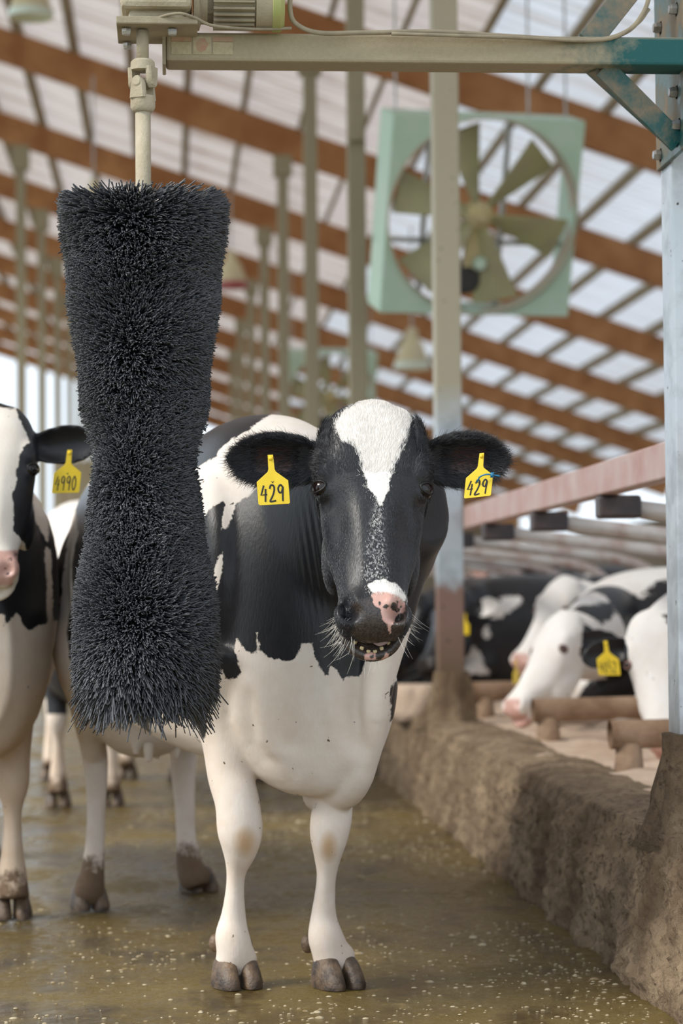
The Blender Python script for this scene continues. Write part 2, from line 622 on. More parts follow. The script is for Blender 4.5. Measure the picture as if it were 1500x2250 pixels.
for k, (y, e) in enumerate(((7.15, 1.39), (8.75, 1.40), (10.6, 1.41), (12.5, 1.42))):
    root = tag(empty('floor_pipe', (e, y, .33)), NL[k], 'pipe', 'muddy floor pipes on the sand bed')
    MB().tube([(e, y, .455), (e + .5, y + .005, .462), (e + 1.2, y, .46)], [.046, .045, .047], 16, cap=False).tube([(e + .015, y, .455), (e + .03, y, .455)], [.044, .044], 16).build('pipe', M['mudpipe'], root, smooth=True)
    MB().tube([(e + .06, y, .29), (e + .06, y, .43)], [.052, .040], 14).build('foot', M['mudpipe'], root, smooth=True)
# ---------------------------------------------------------------- big box fan on the second post
M['mint'] = simple('fan_mint', (.44, .62, .48), (.52, .66, .54), 4, .6, bump=.05)
M['fanring'] = simple('fan_ring', (.50, .40, .32), (.42, .36, .25), 5, .6)
M['blade'] = simple('fan_blade', (.40, .39, .20), (.34, .31, .19), 4, .55)
M['black'] = simple('black_plastic', (.02, .022, .025), (.05, .05, .05), 10, .4)
M['galv'] = simple('galvanised', (.45, .46, .46), (.35, .34, .32), 8, .45, .5)
M['belt'] = simple('belt_guard', (.55, .46, .22), (.50, .42, .26), 6, .6)


def make_fan(c, half, R3, label):
    """c centre, half side; R3 rows: right, up, towards the viewer"""
    ex, ez, en = R3
    root = tag(empty('barn_fan', tuple(c)), label, 'fan', 'box fans under the roof')
    P = lambda u, v, w=0: np.asarray(c) + ex * u + ez * v + en * w
    # front panel: square with a round opening
    rad = half * .985
    n = 96
    mb = MB(); V, F = [], []
    for w in (.0, -.02):
        for i in range(n):
            a = 2 * PI * i / n
            V.append(P(rad * math.cos(a), rad * math.sin(a), w))
        for i in range(n):
            a = 2 * PI * i / n
            s = half / max(abs(math.cos(a)), abs(math.sin(a)))
            V.append(P(s * math.cos(a), s * math.sin(a), w))
    for i in range(n):
        j = (i + 1) % n
        F += [(i, j, n + j, n + i), (2 * n + j, 2 * n + i, 3 * n + i, 3 * n + j), (n + i, n + j, 3 * n + j, 3 * n + i)]
    mb.add(V, F).build('front_panel', M['mint'], root)
    mb = MB()
    for sx, sz in ((1, 0), (-1, 0), (0, 1), (0, -1)):
        cc = P(sx * (half - .008), sz * (half - .008), -.17)
        mb.box(cc, (.016 if sx else 2 * half, .016 if sz else 2 * half - .034, .32), (ex, ez, en))
    mb.build('housing', M['mint'], root)
    rings = []
    a = np.arange(n) * 2 * PI / n
    for r, w in ((rad + .004, .035), (rad + .012, .03), (rad + .006, .0), (rad - .004, -.05), (rad - .006, -.10), (rad + .006, -.10), (rad + .01, .0)):
        rings.append(np.array([P(r * math.cos(q), r * math.sin(q), w) for q in a]))
    MB().loft(rings, cap=False).build('orifice_ring', M['fanring'], root, smooth=True)
    for i in range(6):
        a0 = math.radians(46 + 60 * i)
        er, et = ex * math.cos(a0) + ez * math.sin(a0), -ex * math.sin(a0) + ez * math.cos(a0)
        rr = []
        for s in np.linspace(0, 1, 9):
            r = .07 + (rad - .12) * s
            hw = (.035 + .105 * s ** .7) * half / .6
            tw = math.radians(52 - 30 * s)
            ch = et * math.cos(tw) + en * math.sin(tw)
            th = unit(np.cross(er, ch)) * .005
            p = np.asarray(c) + er * r - en * .09
            rr.append(np.array([p - ch * hw + th, p - ch * hw * .4 + th + en * .012, p + ch * hw * .4 + th + en * .012, p + ch * hw + th, p + ch * hw - th, p - ch * hw - th]))
        MB().loft(rr).build('blade', M['blade'], root, auto=.6)
    MB().lathe([(.0, -.16), (.085, -.16), (.085, -.06), (.05, -.03), (.03, .0), (0, .0)], c, en, 24, False).build('hub', M['belt'], root, auto=.6)
    mb = MB()
    for u in (-.30 * half / .6, .20 * half / .6):
        mb.bar(P(u, -half, -.26), P(u, half, -.26), .03, .03, en)
    mb.bar(P(-half, -.19 * half / .6, -.26), P(half, -.19 * half / .6, -.26), .03, .03, en)
    mb.build('motor_frame', M['galv'], root)
    k = half / .6
    mo = MB().lathe([(0, .06), (.07 * k, .06), (.095 * k, .04), (.10 * k, -.14), (.08 * k, -.2), (0, -.2)], P(-.04 * k, -.40 * k, -.16), en, 28, False).build('motor', M['black'], root, auto=.6)
    MB().box(P(-.02 * k, -.2 * k, -.12), (.10 * k, .42 * k, .03), (ex, ez, en)).build('belt_guard', M['belt'], root, bevel=.01)
    MB().lathe([(0, .085), (.03 * k, .085), (.045 * k, .06), (.045 * k, .05)], P(.03 * k, -.30 * k, -.14), en, 16, False).build('pulley', M['mint'], root, auto=.6)
    for u in (-half * .9, half * .5, half * .9):
        top = P(u, half, -.2)
        MB().tube([top, (top[0], top[1], roof_z(top[0]) + .16)], .008, 6).build('hanger_rod', M['galv'], root)
    return root


fc = at(1060, 477, 14.1)
ex = unit(_R * 1 + _F * .24)
ez0 = unit(_R * .085 + _U * 1 - _F * .27)
en = unit(np.cross(ex, ez0)); ez = np.cross(en, ex)
if en @ _F > 0: en = -en
ez = ez0 / (ez0 @ unit(np.cross(en, ex))) if False else unit(ez0 - en * (ez0 @ en) )
ez = unit(ez - ex * (ez @ ex))
make_fan(fc, .612, (ex, ez, en), 'large mint green square box fan with six blades, hung behind the dusty post')
make_fan(at(728, 872, 33.6), .66, (ex, ez, en), 'small distant mint green box fan behind the narrow posts')

# ---------------------------------------------------------------- hanging bell lamps
M['ivory'] = simple('lamp_ivory', (.66, .58, .36), (.56, .50, .34), 5, .5)
M['lampglass'] = simple('lamp_lens', (.62, .74, .64), (.70, .78, .70), 5, .25)
M['lampred'] = simple('lamp_red', (.40, .07, .09), (.33, .08, .08), 6, .4)


def bell(px, py, d, dia, label, rim):
    """py is the photo row of the rim"""
    c = at(px, py, d); k = dia / .42
    root = tag(empty('bell_lamp', tuple(c)), label, 'lamp', 'bell lamps under the roof')
    MB().lathe([(.21 * k, .0), (.205 * k, .03 * k), (.17 * k, .14 * k), (.12 * k, .27 * k), (.10 * k, .30 * k), (0, .30 * k)], c, n=32, cap=False).build('shade', M['ivory'], root, auto=.7)
    MB().lathe([(.0, .30 * k), (.075 * k, .30 * k), (.075 * k, .40 * k), (.05 * k, .44 * k), (.02 * k, .46 * k), (0, .46 * k)], c, n=24, cap=False).build('ballast', M['ivory'], root, auto=.6)
    MB().lathe([(0, -.015 * k), (.19 * k, -.03 * k), (.213 * k, -.04 * k), (.216 * k, .03 * k), (.20 * k, .03 * k), (0, .03 * k)], c, n=32, cap=False).build('lens', rim, root, auto=.7)
    zr = roof_z(c[0]) - .05
    MB().tube([c + [0, 0, .45 * k], (c[0], c[1], zr)], .012, 6).build('hanger_rod', M['galv'], root)


bell(905, 803, 26.5, .41, 'ivory bell lamp with pale green rim left of the dusty post', M['lampglass'])
bell(508, 626, 28.0, .40, 'ivory bell lamp with a red rim beside the brush', M['lampred'])
bell(68, 30, 17.6, .34, 'blurred bell lamp at the top left corner', M['lampglass'])
bell(206, 452, 24.0, .26, 'small brownish bell lamp above the brush top', M['lampglass'])
bell(1428, 218, 20.0, .30, 'bell lamp half hidden behind the brush arm bracket', M['lampglass'])

# ---------------------------------------------------------------- cow brush: arm, bracket, drive, joint, bristles
M['teal'] = dusty('teal_dusty', (.012, .085, .085), (.27, .21, .145), .6, .40, .58, 9)
t = NT('arm_dusty')       # dust thins out towards the bracket, where the teal paint shows
sp = t.n('ShaderNodeSeparateXYZ'); t.set(sp.inputs[0], t.co())
xf = t.math('ADD', sp.outputs[0], t.math('MULTIPLY', t.math('SUBTRACT', t.noise(13, 5, .65), .5), .45))
g = t.n('ShaderNodeNewGeometry'); sg = t.n('ShaderNodeSeparateXYZ'); t.set(sg.inputs[0], g.outputs['Normal'])
f = t.math('MINIMUM', t.ramp(xf, .94, 1.08), t.ramp(sg.outputs[2], .3, .6, 1, 0))
dust = t.mix(t.noise(90, 4, .7), (.40, .335, .225), (.29, .24, .155))
t.p(color=t.mix(f, dust, (.008, .088, .090)), rough=.75)
t.bump(t.noise(240, 4), .35, .003)
M['arm'] = t.m
M['dust'] = simple('dusty_steel', (.40, .345, .245), (.30, .25, .17), 12, .85, bump=.4, bscale=220, dist=.003)
M['dustpale'] = simple('dusty_pale', (.50, .44, .33), (.38, .32, .22), 16, .85, bump=.5, bscale=160, dist=.004)
M['bolt'] = simple('bolt', (.45, .46, .48), (.30, .27, .22), 40, .35, .7)
M['cable'] = simple('cable_dusty', (.33, .28, .19), (.24, .20, .14), 20, .8)
M['stick_red'] = simple('sticker_red', (.42, .22, .14), (.40, .30, .2), 60, .8)
M['stick_cream'] = simple('sticker_cream', (.46, .39, .25), (.38, .32, .2), 90, .8)

AY = 5.055                                # the arm runs along X at this distance
AZ = 2.118
AX0, AX1 = .0, 1.19
BR = at(318, 1000, 4.93)                  # brush axis
bx, by = BR[0], BR[1]
brush = tag(empty('cow_brush', (bx, by, .62)), 'hanging black bristle cow brush on a dusty steel arm with gear motor', 'cow brush')
arm = MB().box(((AX0 + AX1) / 2, AY, AZ), (AX1 - AX0, .095, .064)).build('arm', M['arm'], brush, bevel=.006)
MB().box((AX0 - .004, AY, AZ), (.008, .105, .084)).build('arm_end_plate', M['dust'], arm, bevel=.002)
# faded sticker on the arm front
def sticker(x0, x1, z0, z1, mat, nm): MB().box(((x0 + x1) / 2, AY - .0483, (z0 + z1) / 2), (x1 - x0, .001, z1 - z0)).build(nm, mat, arm)
s0 = AX0 + .012
sticker(s0, s0 + .044, AZ + .011, AZ + .022, M['stick_red'], 'sticker')
sticker(s0, s0 + .044, AZ - .018, AZ + .010, M['stick_cream'], 'sticker')
sticker(s0 + .048, s0 + .088, AZ - .018, AZ + .022, M['stick_cream'], 'sticker')
sticker(s0 + .092, s0 + .136, AZ + .011, AZ + .022, M['stick_red'], 'sticker')
sticker(s0 + .092, s0 + .136, AZ - .018, AZ + .010, M['stick_cream'], 'sticker')
MB().prism([(.056, -.010), (.066, -.016), (.076, -.010), (.082, .004), (.074, .016), (.062, .016), (.054, .006)], (s0, AY - .0488, AZ + .002), ((1, 0, 0), (0, 0, 1), (0, -1, 0)), .001).build('sticker', M['stick_red'], arm)

# bracket clamped on the right-hand post
PXL = POST_X - .0575
bk = MB().box((PXL - .006, 5.20, 2.21), (.012, .30, .60)).box((PXL + .045, 5.055, 2.24), (.10, .012, .62)).build('bracket', M['teal'], brush, bevel=.003)
for yy_, zz in ((5.10, 1.97), (5.30, 1.94), (5.11, 2.24), (5.28, 2.24), (5.12, 2.05)):
    MB().lathe([(0, .018), (.010, .018), (.013, .012), (.013, .0), (.018, .0), (.018, -.002), (0, -.002)], (PXL - .012, yy_, zz), (-1, 0, 0), 6, False).build('bolt', M['bolt'], bk)
MB().bar((AX0 + .965, AY + .02, AZ - .03), (PXL - .012, AY + .09, 1.93), .012, .055, (0, 1, 0)).bar((AX0 + .985, AY - .012, AZ - .03), (PXL - .012, AY + .055, 1.93), .05, .010, (0, 1, 0)).build('lower_brace', M['teal'], brush, bevel=.002)
MB().bar((AX0 + .955, AY, AZ + .03), (PXL - .012, AY + .06, AZ + .30), .055, .012, (0, 1, 0)).bar((AX0 + .955, AY + .03, AZ + .03), (PXL - .012, AY + .09, AZ + .30), .012, .05, (0, 1, 0)).build('upper_brace', M['teal'], brush, bevel=.002)

# drive unit: mounting plate, gearbox, finned motor
pz = at(320, 56, by)[2]
plate = MB().box((bx + .032, by + .045, pz + .004), (.176, .18, .010)).box((bx + .032, by - .043, pz + .008), (.176, .006, .016)).build('mounting_plate', M['dust'], brush, bevel=.002)
for dx, dy in ((-.035, -.012), (.065, -.012), (-.035, .115), (.09, .115)):
    MB().lathe([(0, -.012), (.009, -.012), (.011, -.006), (.011, 0), (0, 0)], (bx + dx, by + dy, pz - .005), (0, 0, 1), 6, False).build('bolt', M['bolt'], plate)
gz = pz + .018
MB().box((bx + .03, by + .04, gz + .075), (.155, .17, .115)).box((bx + .03, by + .04, gz + .008), (.12, .12, .03)).build('gearbox', M['dustpale'], brush, bevel=.012)
mz = pz + .072
mx0 = bx + .112
mot = MB().lathe([(0, .0), (.064, .0), (.064, .012), (.050, .016), (.050, .045), (0, .045)], (mx0, by + .04, mz), (1, 0, 0), 28, False).lathe([(0, .03), (.050, .03), (.050, .14), (.0, .14)], (mx0, by + .04, mz), (1, 0, 0), 28, False)
for i in range(26):
    a = 2 * PI * i / 26
    d_ = np.array([0, math.cos(a), math.sin(a)]); e_ = np.array([0, -math.sin(a), math.cos(a)])
    mot.box(np.array([mx0 + .088, by + .04, mz]) + d_ * .055, (.090, .004, .016), (np.array([1., 0, 0]), e_, d_))
mot.lathe([(.052, .135), (.063, .137), (.063, .185), (.056, .197), (0, .197)], (mx0, by + .04, mz), (1, 0, 0), 28, False)
mot.build('motor', M['dust'], brush, auto=.5)
M['limegreen'] = simple('fan_cowl_green', (.36, .42, .12), (.38, .34, .18), 9, .6)
MB().lathe([(.0635, .172), (.0655, .174), (.0655, .190), (.058, .199), (0, .199)], (mx0, by + .04, mz), (1, 0, 0), 28, False).build('fan_cowl', M['limegreen'], brush, auto=.5)
# cables
cb = MB().tube(spline([at(345, 40, 4.93), at(372, 32, 4.92), at(400, 30, 4.92), at(430, 40, 4.93), at(470, 57, 4.95), at(560, 64, 5.0), at(640, 62, 5.02)], 6), .0035, 8)
cb.tube(spline([at(640, -30, 5.02), at(637, 20, 5.02), at(650, 52, 5.02), at(700, 72, 5.03), at(800, 72, 5.05), at(960, 70, 5.06), at(1120, 80, 5.08), at(1300, 88, 5.11), at(1375, 70, 5.13), at(1412, 30, 5.15), at(1430, -20, 5.17)], 6), .0055, 8)
cb.tube(spline([at(860, 74, 5.045), at(960, 77, 5.04), at(1120, 82, 5.07), at(1320, 88, 5.10), at(1395, 55, 5.14), at(1425, 20, 5.16)], 6), .0042, 8)
cb.build('cable', M['cable'], brush, smooth=True)

# shaft and universal joint
zt = lambda y_: float(at(320, y_, by)[2])
MB().tube([(bx, by, pz - .005), (bx, by, zt(128))], .0135, 20).build('drive_shaft', M['dust'], brush, smooth=True)
uj = MB().lathe([(0, zt(124)), (.021, zt(126)), (.026, zt(131)), (.027, zt(150)), (.0, zt(152))], (bx, by, 0), n=28, cap=False)
uj.lathe([(0, zt(206)), (.027, zt(208)), (.027, zt(232)), (.023, zt(240)), (.018, zt(243)), (0, zt(243))], (bx, by, 0), n=28, cap=False)
a1 = math.radians(28)
e1 = np.array([math.cos(a1), -math.sin(a1), 0]); e2 = np.array([math.sin(a1), math.cos(a1), 0])
for sgn in (-1, 1):
    # upper fork arms along e1, lower fork arms along e2
    for (e, q, z0_, z1_) in ((e1, e2, zt(144), zt(190)), (e2, e1, zt(214), zt(166))):
        rr = []
        for s in np.linspace(0, 1, 7):
            z = z0_ + (z1_ - z0_) * s
            w = .019 * (1 - .25 * s) * math.sqrt(max(.05, 1 - max(0, (s - .6) / .42) ** 2))
            o_ = np.array([bx, by, z]) + e * sgn * .023
            rr.append(np.array([o_ + e * sgn * .006 * x_ + q * w * y_ for x_, y_ in ((1, .8), (1, -.8), (.3, -1), (-1, -1), (-1, 1), (.3, 1))]))
        uj.loft(rr)
        zc = zt(178)
        uj.lathe([(0, .031), (.009, .031), (.011, .028), (.011, -.03), (0, -.03)], (bx, by, zc), e * sgn, 16, False)
uj.build('universal_joint', M['dustpale'], brush, auto=.7)
MB().tube([(bx, by, zt(238)), (bx, by, zt(700))], .0168, 20).lathe([(.0176, zt(425)), (.024, zt(427)), (.03, zt(436)), (.0176, zt(437))], (bx, by, 0), n=24, cap=False).build('hanging_tube', M['dustpale'], brush, smooth=True)

M['bristle'] = simple('bristle', (.055, .059, .070), (.112, .115, .128), 60, .5, spec=.5)
M['core'] = simple('bristle_core', (.012, .012, .014), (.02, .02, .02), 30, .7)
PR = [(430, 176, 318), (455, 184, 318), (520, 178, 319), (600, 171, 319), (700, 160, 319), (800, 147, 319), (900, 134, 318), (960, 124, 317), (1000, 115, 314), (1040, 114, 313), (1100, 120, 313), (1200, 134, 313), (1300, 149, 315), (1400, 164, 316), (1450, 162, 316), (1490, 148, 316), (1520, 124, 314), (1545, 98, 312)]
mb = MB().lathe([(0, zt(450)), (.075, zt(452)), (.09, zt(470))] + [(.62 * r / 1000 * by / 5.0, zt(y_)) for y_, r, c_ in PR[2:-2]] + [(.05, zt(1500)), (0, zt(1500))], (bx, by, 0), n=40, cap=False)
mb.build('brush_core', M['core'], brush, smooth=True)


def bristles(N):
    yv = np.array([p[0] for p in PR], float); rv = np.array([p[1] for p in PR]) * (by / 5000.0)
    y_ = RNG.uniform(440, 1535, N)
    th = RNG.uniform(0, 2 * PI, N)
    R = np.interp(y_, yv, rv)
    # tufts sit on a spiral, so density and length ripple along it
    R = R * (1 + RNG.normal(0, .012, N)) + .004 * np.sin(th * 2 + y_ * .03)
    z = .89 + (1319 - y_) * (by / 5000.0)
    rad = np.stack([np.cos(th), np.sin(th), np.zeros(N)], 1)
    tan = np.stack([-np.sin(th), np.cos(th), np.zeros(N)], 1)
    zv = np.array([0, 0, 1.0])
    lift = np.clip((475 - y_) / 40, 0, 1) * .016 - np.clip((y_ - 1440) / 90, 0, 1) * .035
    lift = lift + RNG.normal(0, 1, N) * np.where(y_ < 480, .005, .010) + .012 * np.sin(y_ * .021) * (y_ > 480)
    side = RNG.normal(0, .012, N) + .012
    curl = np.clip((y_ - 1380) / 120, 0, 1) * RNG.normal(0, .028, N)
    r0 = R * .58
    C = np.stack([np.full(N, bx), np.full(N, by), z], 1)
    base = C + rad * r0[:, None]
    midp = C + rad * (R * .84)[:, None] + tan * (side * .45 + curl * .6)[:, None] + zv * (lift * .4)[:, None]
    tip = C + rad * R[:, None] + tan * (side + curl)[:, None] + zv * lift[:, None] - zv * np.abs(curl * .7)[:, None]
    w = RNG.uniform(.0012, .0021, N)[:, None]
    d = tip - base; d /= np.linalg.norm(d, axis=1)[:, None]
    a = np.cross(d, zv); a /= np.linalg.norm(a, axis=1)[:, None]
    b = np.cross(a, d)
    V = np.empty((N, 10, 3))
    for i, (p, k) in enumerate(((base, .9), (midp, 1.0), (tip, .88))):
        for j in range(3):
            q = 2 * PI * j / 3 + .5
            V[:, i * 3 + j] = p + (a * math.cos(q) + b * math.sin(q)) * w * k
    V[:, 9] = tip + d * w * .9
    quad = []
    for i in range(2):
        for j in range(3):
            quad.append((i * 3 + j, i * 3 + (j + 1) % 3, (i + 1) * 3 + (j + 1) % 3, (i + 1) * 3 + j))
    tri = [(6 + j, 6 + (j + 1) % 3, 9) for j in range(3)]
    off = (np.arange(N) * 10)[:, None, None]
    Q = (np.array(quad)[None] + off).reshape(-1); T = (np.array(tri)[None] + off).reshape(-1)
    nq, nt = N * 6, N * 3
    me = bpy.data.meshes.new('bristles')
    me.vertices.add(N * 10); me.vertices.foreach_set('co', (V.reshape(-1, 3) - np.array([bx, by, .62])).ravel())
    me.loops.add(nq * 4 + nt * 3); me.loops.foreach_set('vertex_index', np.concatenate([Q, T]))
    me.polygons.add(nq + nt)
    me.polygons.foreach_set('loop_start', np.concatenate([np.arange(nq) * 4, nq * 4 + np.arange(nt) * 3]))
    me.update(calc_edges=True); me.shade_smooth()
    o = link('bristles', me, M['bristle'], brush)
    tag(o, kind='stuff')


bristles(52000)
# ---------------------------------------------------------------- cows
def coat_mat(name, white=(.87, .835, .80), black=(.011, .011, .013), dirt_bounce_c=(.50, .33, .19), jag=.012):
    t = NT(name)
    n1 = t.noise(70, 4, .7); n2 = t.noise(16, 4, .6)
    b = t.math('ADD', t.attr('black'), t.math('MULTIPLY', t.math('SUBTRACT', n1, .5), jag * 1.3))
    b = t.math('ADD', b, t.math('MULTIPLY', t.math('SUBTRACT', n2, .5), jag * 1.6))
    bf = t.ramp(b, -.0014, .0014)
    d = t.ramp(t.math('ADD', t.attr('dirt_warm'), t.math('MULTIPLY', t.math('SUBTRACT', t.noise(7, 6, .7), .5), .7)), .0, 1.0)
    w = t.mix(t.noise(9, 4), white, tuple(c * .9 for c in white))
    w = t.mix(d, w, dirt_bounce_c)  # grime plus warm ground bounce, both put into the white coat colour
    sp = t.ramp(t.math('ADD', t.noise(55, 2, .5), t.math('MULTIPLY', t.attr('dirt_warm'), .02)), .735, .77)
    w = t.mix(sp, w, (.10, .065, .04))
    bl = t.mix(t.noise(30, 4), black, tuple(c * 2.0 for c in black))
    c = t.mix(bf, w, bl)
    # roan hairs: pale flecks where the blaze runs out
    ro = t.math('MULTIPLY', t.attr('roan'), t.ramp(t.noise(160, 3, .7), .50, .62))
    c = t.mix(ro, c, (.34, .33, .33))
    # bare skin of the muzzle, lips and ear cups
    pk = t.ramp(t.math('ADD', t.attr('pink'), t.math('MULTIPLY', t.math('SUBTRACT', t.noise(85, 3, .6), .5), .012)), -.0012, .0012)
    sk = t.mix(pk, t.mix(t.ramp(t.noise(240, 3), .4, .6), (.026, .021, .020), (.060, .046, .040)), t.mix(t.noise(120, 3), (.56, .30, .25), (.62, .40, .34)))
    skin = t.attr('skin')
    c = t.mix(skin, c, sk)
    c = t.mix(t.attr('inner'), c, (.085, .035, .030))
    muck = t.ramp(t.math('ADD', t.attr('muck'), t.math('MULTIPLY', t.math('SUBTRACT', t.noise(22, 6, .7), .5), 1.0)), .35, .6)
    c = t.mix(muck, c, t.mix(t.noise(40, 4), (.09, .055, .032), (.17, .11, .065)))
    r = t.mix(skin, t.mix(bf, (.75,) * 3, (.38,) * 3), (.26,) * 3)
    rs = t.n('ShaderNodeSeparateColor'); t.set(rs.inputs[0], r)
    t.p(color=c, rough=rs.outputs[0], spec=t.ramp(t.math('MAXIMUM', skin, 0.0), 0, 1, .36, .5))
    fur = t.noise(200, 3, .6, t.co((1, 1, .25)))
    skp = t.noise(330, 2, .5)
    t.bump(t.math('ADD', t.math('MULTIPLY', fur, t.math('SUBTRACT', 1.0, skin)), t.math('MULTIPLY', skp, skin)), .20, .004)
    return t.m


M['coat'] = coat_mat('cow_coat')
M['coat_tan'] = coat_mat('cow_coat_tan', (.83, .77, .70), dirt_bounce_c=(.50, .31, .16))
M['coat_far'] = coat_mat('cow_coat_far', (.85, .82, .79), jag=.03)
M['eye'] = simple('cow_eye', (.004, .003, .003), (.012, .006, .005), 30, .06, spec=.45)
M['lid'] = simple('eyelid', (.010, .009, .009), (.016, .014, .014), 60, .45, spec=.3)
M['lidpink'] = simple('eyelid_pink', (.30, .16, .13), (.38, .22, .19), 60, .5)
M['hoof'] = simple('hoof_horn', (.032, .021, .015), (.150, .095, .055), 26, .5, bump=.6, bscale=90, dist=.006)
M['mouth'] = simple('mouth_lining', (.20, .065, .055), (.27, .11, .09), 30, .25)
M['tongue'] = simple('tongue', (.40, .32, .38), (.48, .36, .38), 40, .3)
M['tooth'] = simple('tooth', (.62, .50, .28), (.72, .62, .42), 60, .25)
M['tag'] = simple('tag_yellow', (.80, .56, .020), (.86, .62, .035), 30, .4)
M['ink'] = simple('tag_ink', (.012, .012, .014), None, rough=.5)
M['tie'] = simple('cable_tie_blue', (.01, .17, .34), None, rough=.3)


def poly_sd(P, poly):
    """signed distance of 2D points to a polygon, positive inside"""
    A = np.asarray(poly, float); B = np.roll(A, -1, 0)
    best = np.full(len(P), 1e9); ins = np.zeros(len(P), bool)
    for a, b in zip(A, B):
        e = b - a; w = P - a
        tt = np.clip((w @ e) / max(e @ e, 1e-9), 0, 1)
        q = w - tt[:, None] * e
        best = np.minimum(best, (q * q).sum(1))
        c = (a[1] > P[:, 1]) != (b[1] > P[:, 1])
        if abs(b[1] - a[1]) > 1e-12:
            ins ^= c & (P[:, 0] < (b[0] - a[0]) * (P[:, 1] - a[1]) / (b[1] - a[1]) + a[0])
    d = np.sqrt(best)
    return np.where(ins, d, -d)


class Frame:
    def __init__(s, o, X, Y, Z): s.o, s.X, s.Y, s.Z = [np.asarray(v, float) for v in (o, X, Y, Z)]
    def __call__(s, a, b, c): return s.o + s.X * a + s.Y * b + s.Z * c
    def d(s, a, b, c): return s.X * a + s.Y * b + s.Z * c
    def inv(s, P):
        q = np.asarray(P) - s.o
        return np.stack([q @ s.X, q @ s.Y, q @ s.Z], 1)


def se_ring(c, ax, ay, hw, ht, hb, n=28, e=2.3):
    a = np.arange(n) * 2 * PI / n
    ca_, sa_ = np.cos(a), np.sin(a)
    x = hw * np.sign(ca_) * np.abs(ca_) ** (2 / e)
    y = np.where(sa_ > 0, ht, hb) * np.sign(sa_) * np.abs(sa_) ** (2 / e)
    return c + x[:, None] * ax + y[:, None] * ay


def torso(mb, fr, rows, e=2.4, n=5):
    """rows: s, l, z_centre, half width, z_top, z_bottom in the cow frame (forward, left, up)"""
    R_ = spline(rows, n)
    mb.loft([se_ring(fr(s, l, z), fr.Y, fr.Z, hw, zt - z, z - zb, 36, e) for s, l, z, hw, zt, zb in R_])


def pipe_se(mb, pts, ru, rv, up, n=20, e=2.2, steps=5):
    """loft along pts with half widths ru (across) and rv (along 'up' made normal to the path)"""
    rows = spline(np.column_stack([pts, ru, rv]), steps)
    P = rows[:, :3]; rings = []
    for i in range(len(P)):
        t_ = unit(P[min(i + 1, len(P) - 1)] - P[max(i - 1, 0)])
        v = unit(np.asarray(up) - t_ * (np.asarray(up) @ t_)); u_ = np.cross(t_, v)
        rings.append(se_ring(P[i], u_, v, rows[i, 3], rows[i, 4], rows[i, 4], n, e))
    mb.loft(rings)


# head profile: u down the face, then front n and half width, widest n and half width, back n and half width
HEAD = [(-.022, -.050, .022, -.075, .050, -.105, .030),
        (.000, -.018, .046, -.065, .080, -.135, .048),
        (.035, -.004, .064, -.065, .104, -.155, .060),
        (.085, .002, .074, -.070, .119, -.175, .070),
        (.135, .000, .076, -.068, .124, -.200, .075),
        (.180, -.004, .066, -.066, .121, -.215, .078),
        (.225, -.006, .052, -.074, .112, -.222, .078),
        (.275, -.004, .044, -.085, .105, -.220, .074),
        (.325, -.003, .040, -.090, .096, -.205, .066),
        (.375, -.003, .039, -.075, .082, -.170, .050),
        (.420, -.001, .044, -.058, .073, -.120, .045),
        (.448, .004, .052, -.046, .073, -.096, .045),
        (.478, .004, .056, -.042, .077, -.080, .048),
        (.503, -.006, .052, -.042, .075, -.074, .046),
        (.521, -.022, .040, -.046, .062, -.070, .036),
        (.530, -.038, .022, -.048, .040, -.060, .02)]


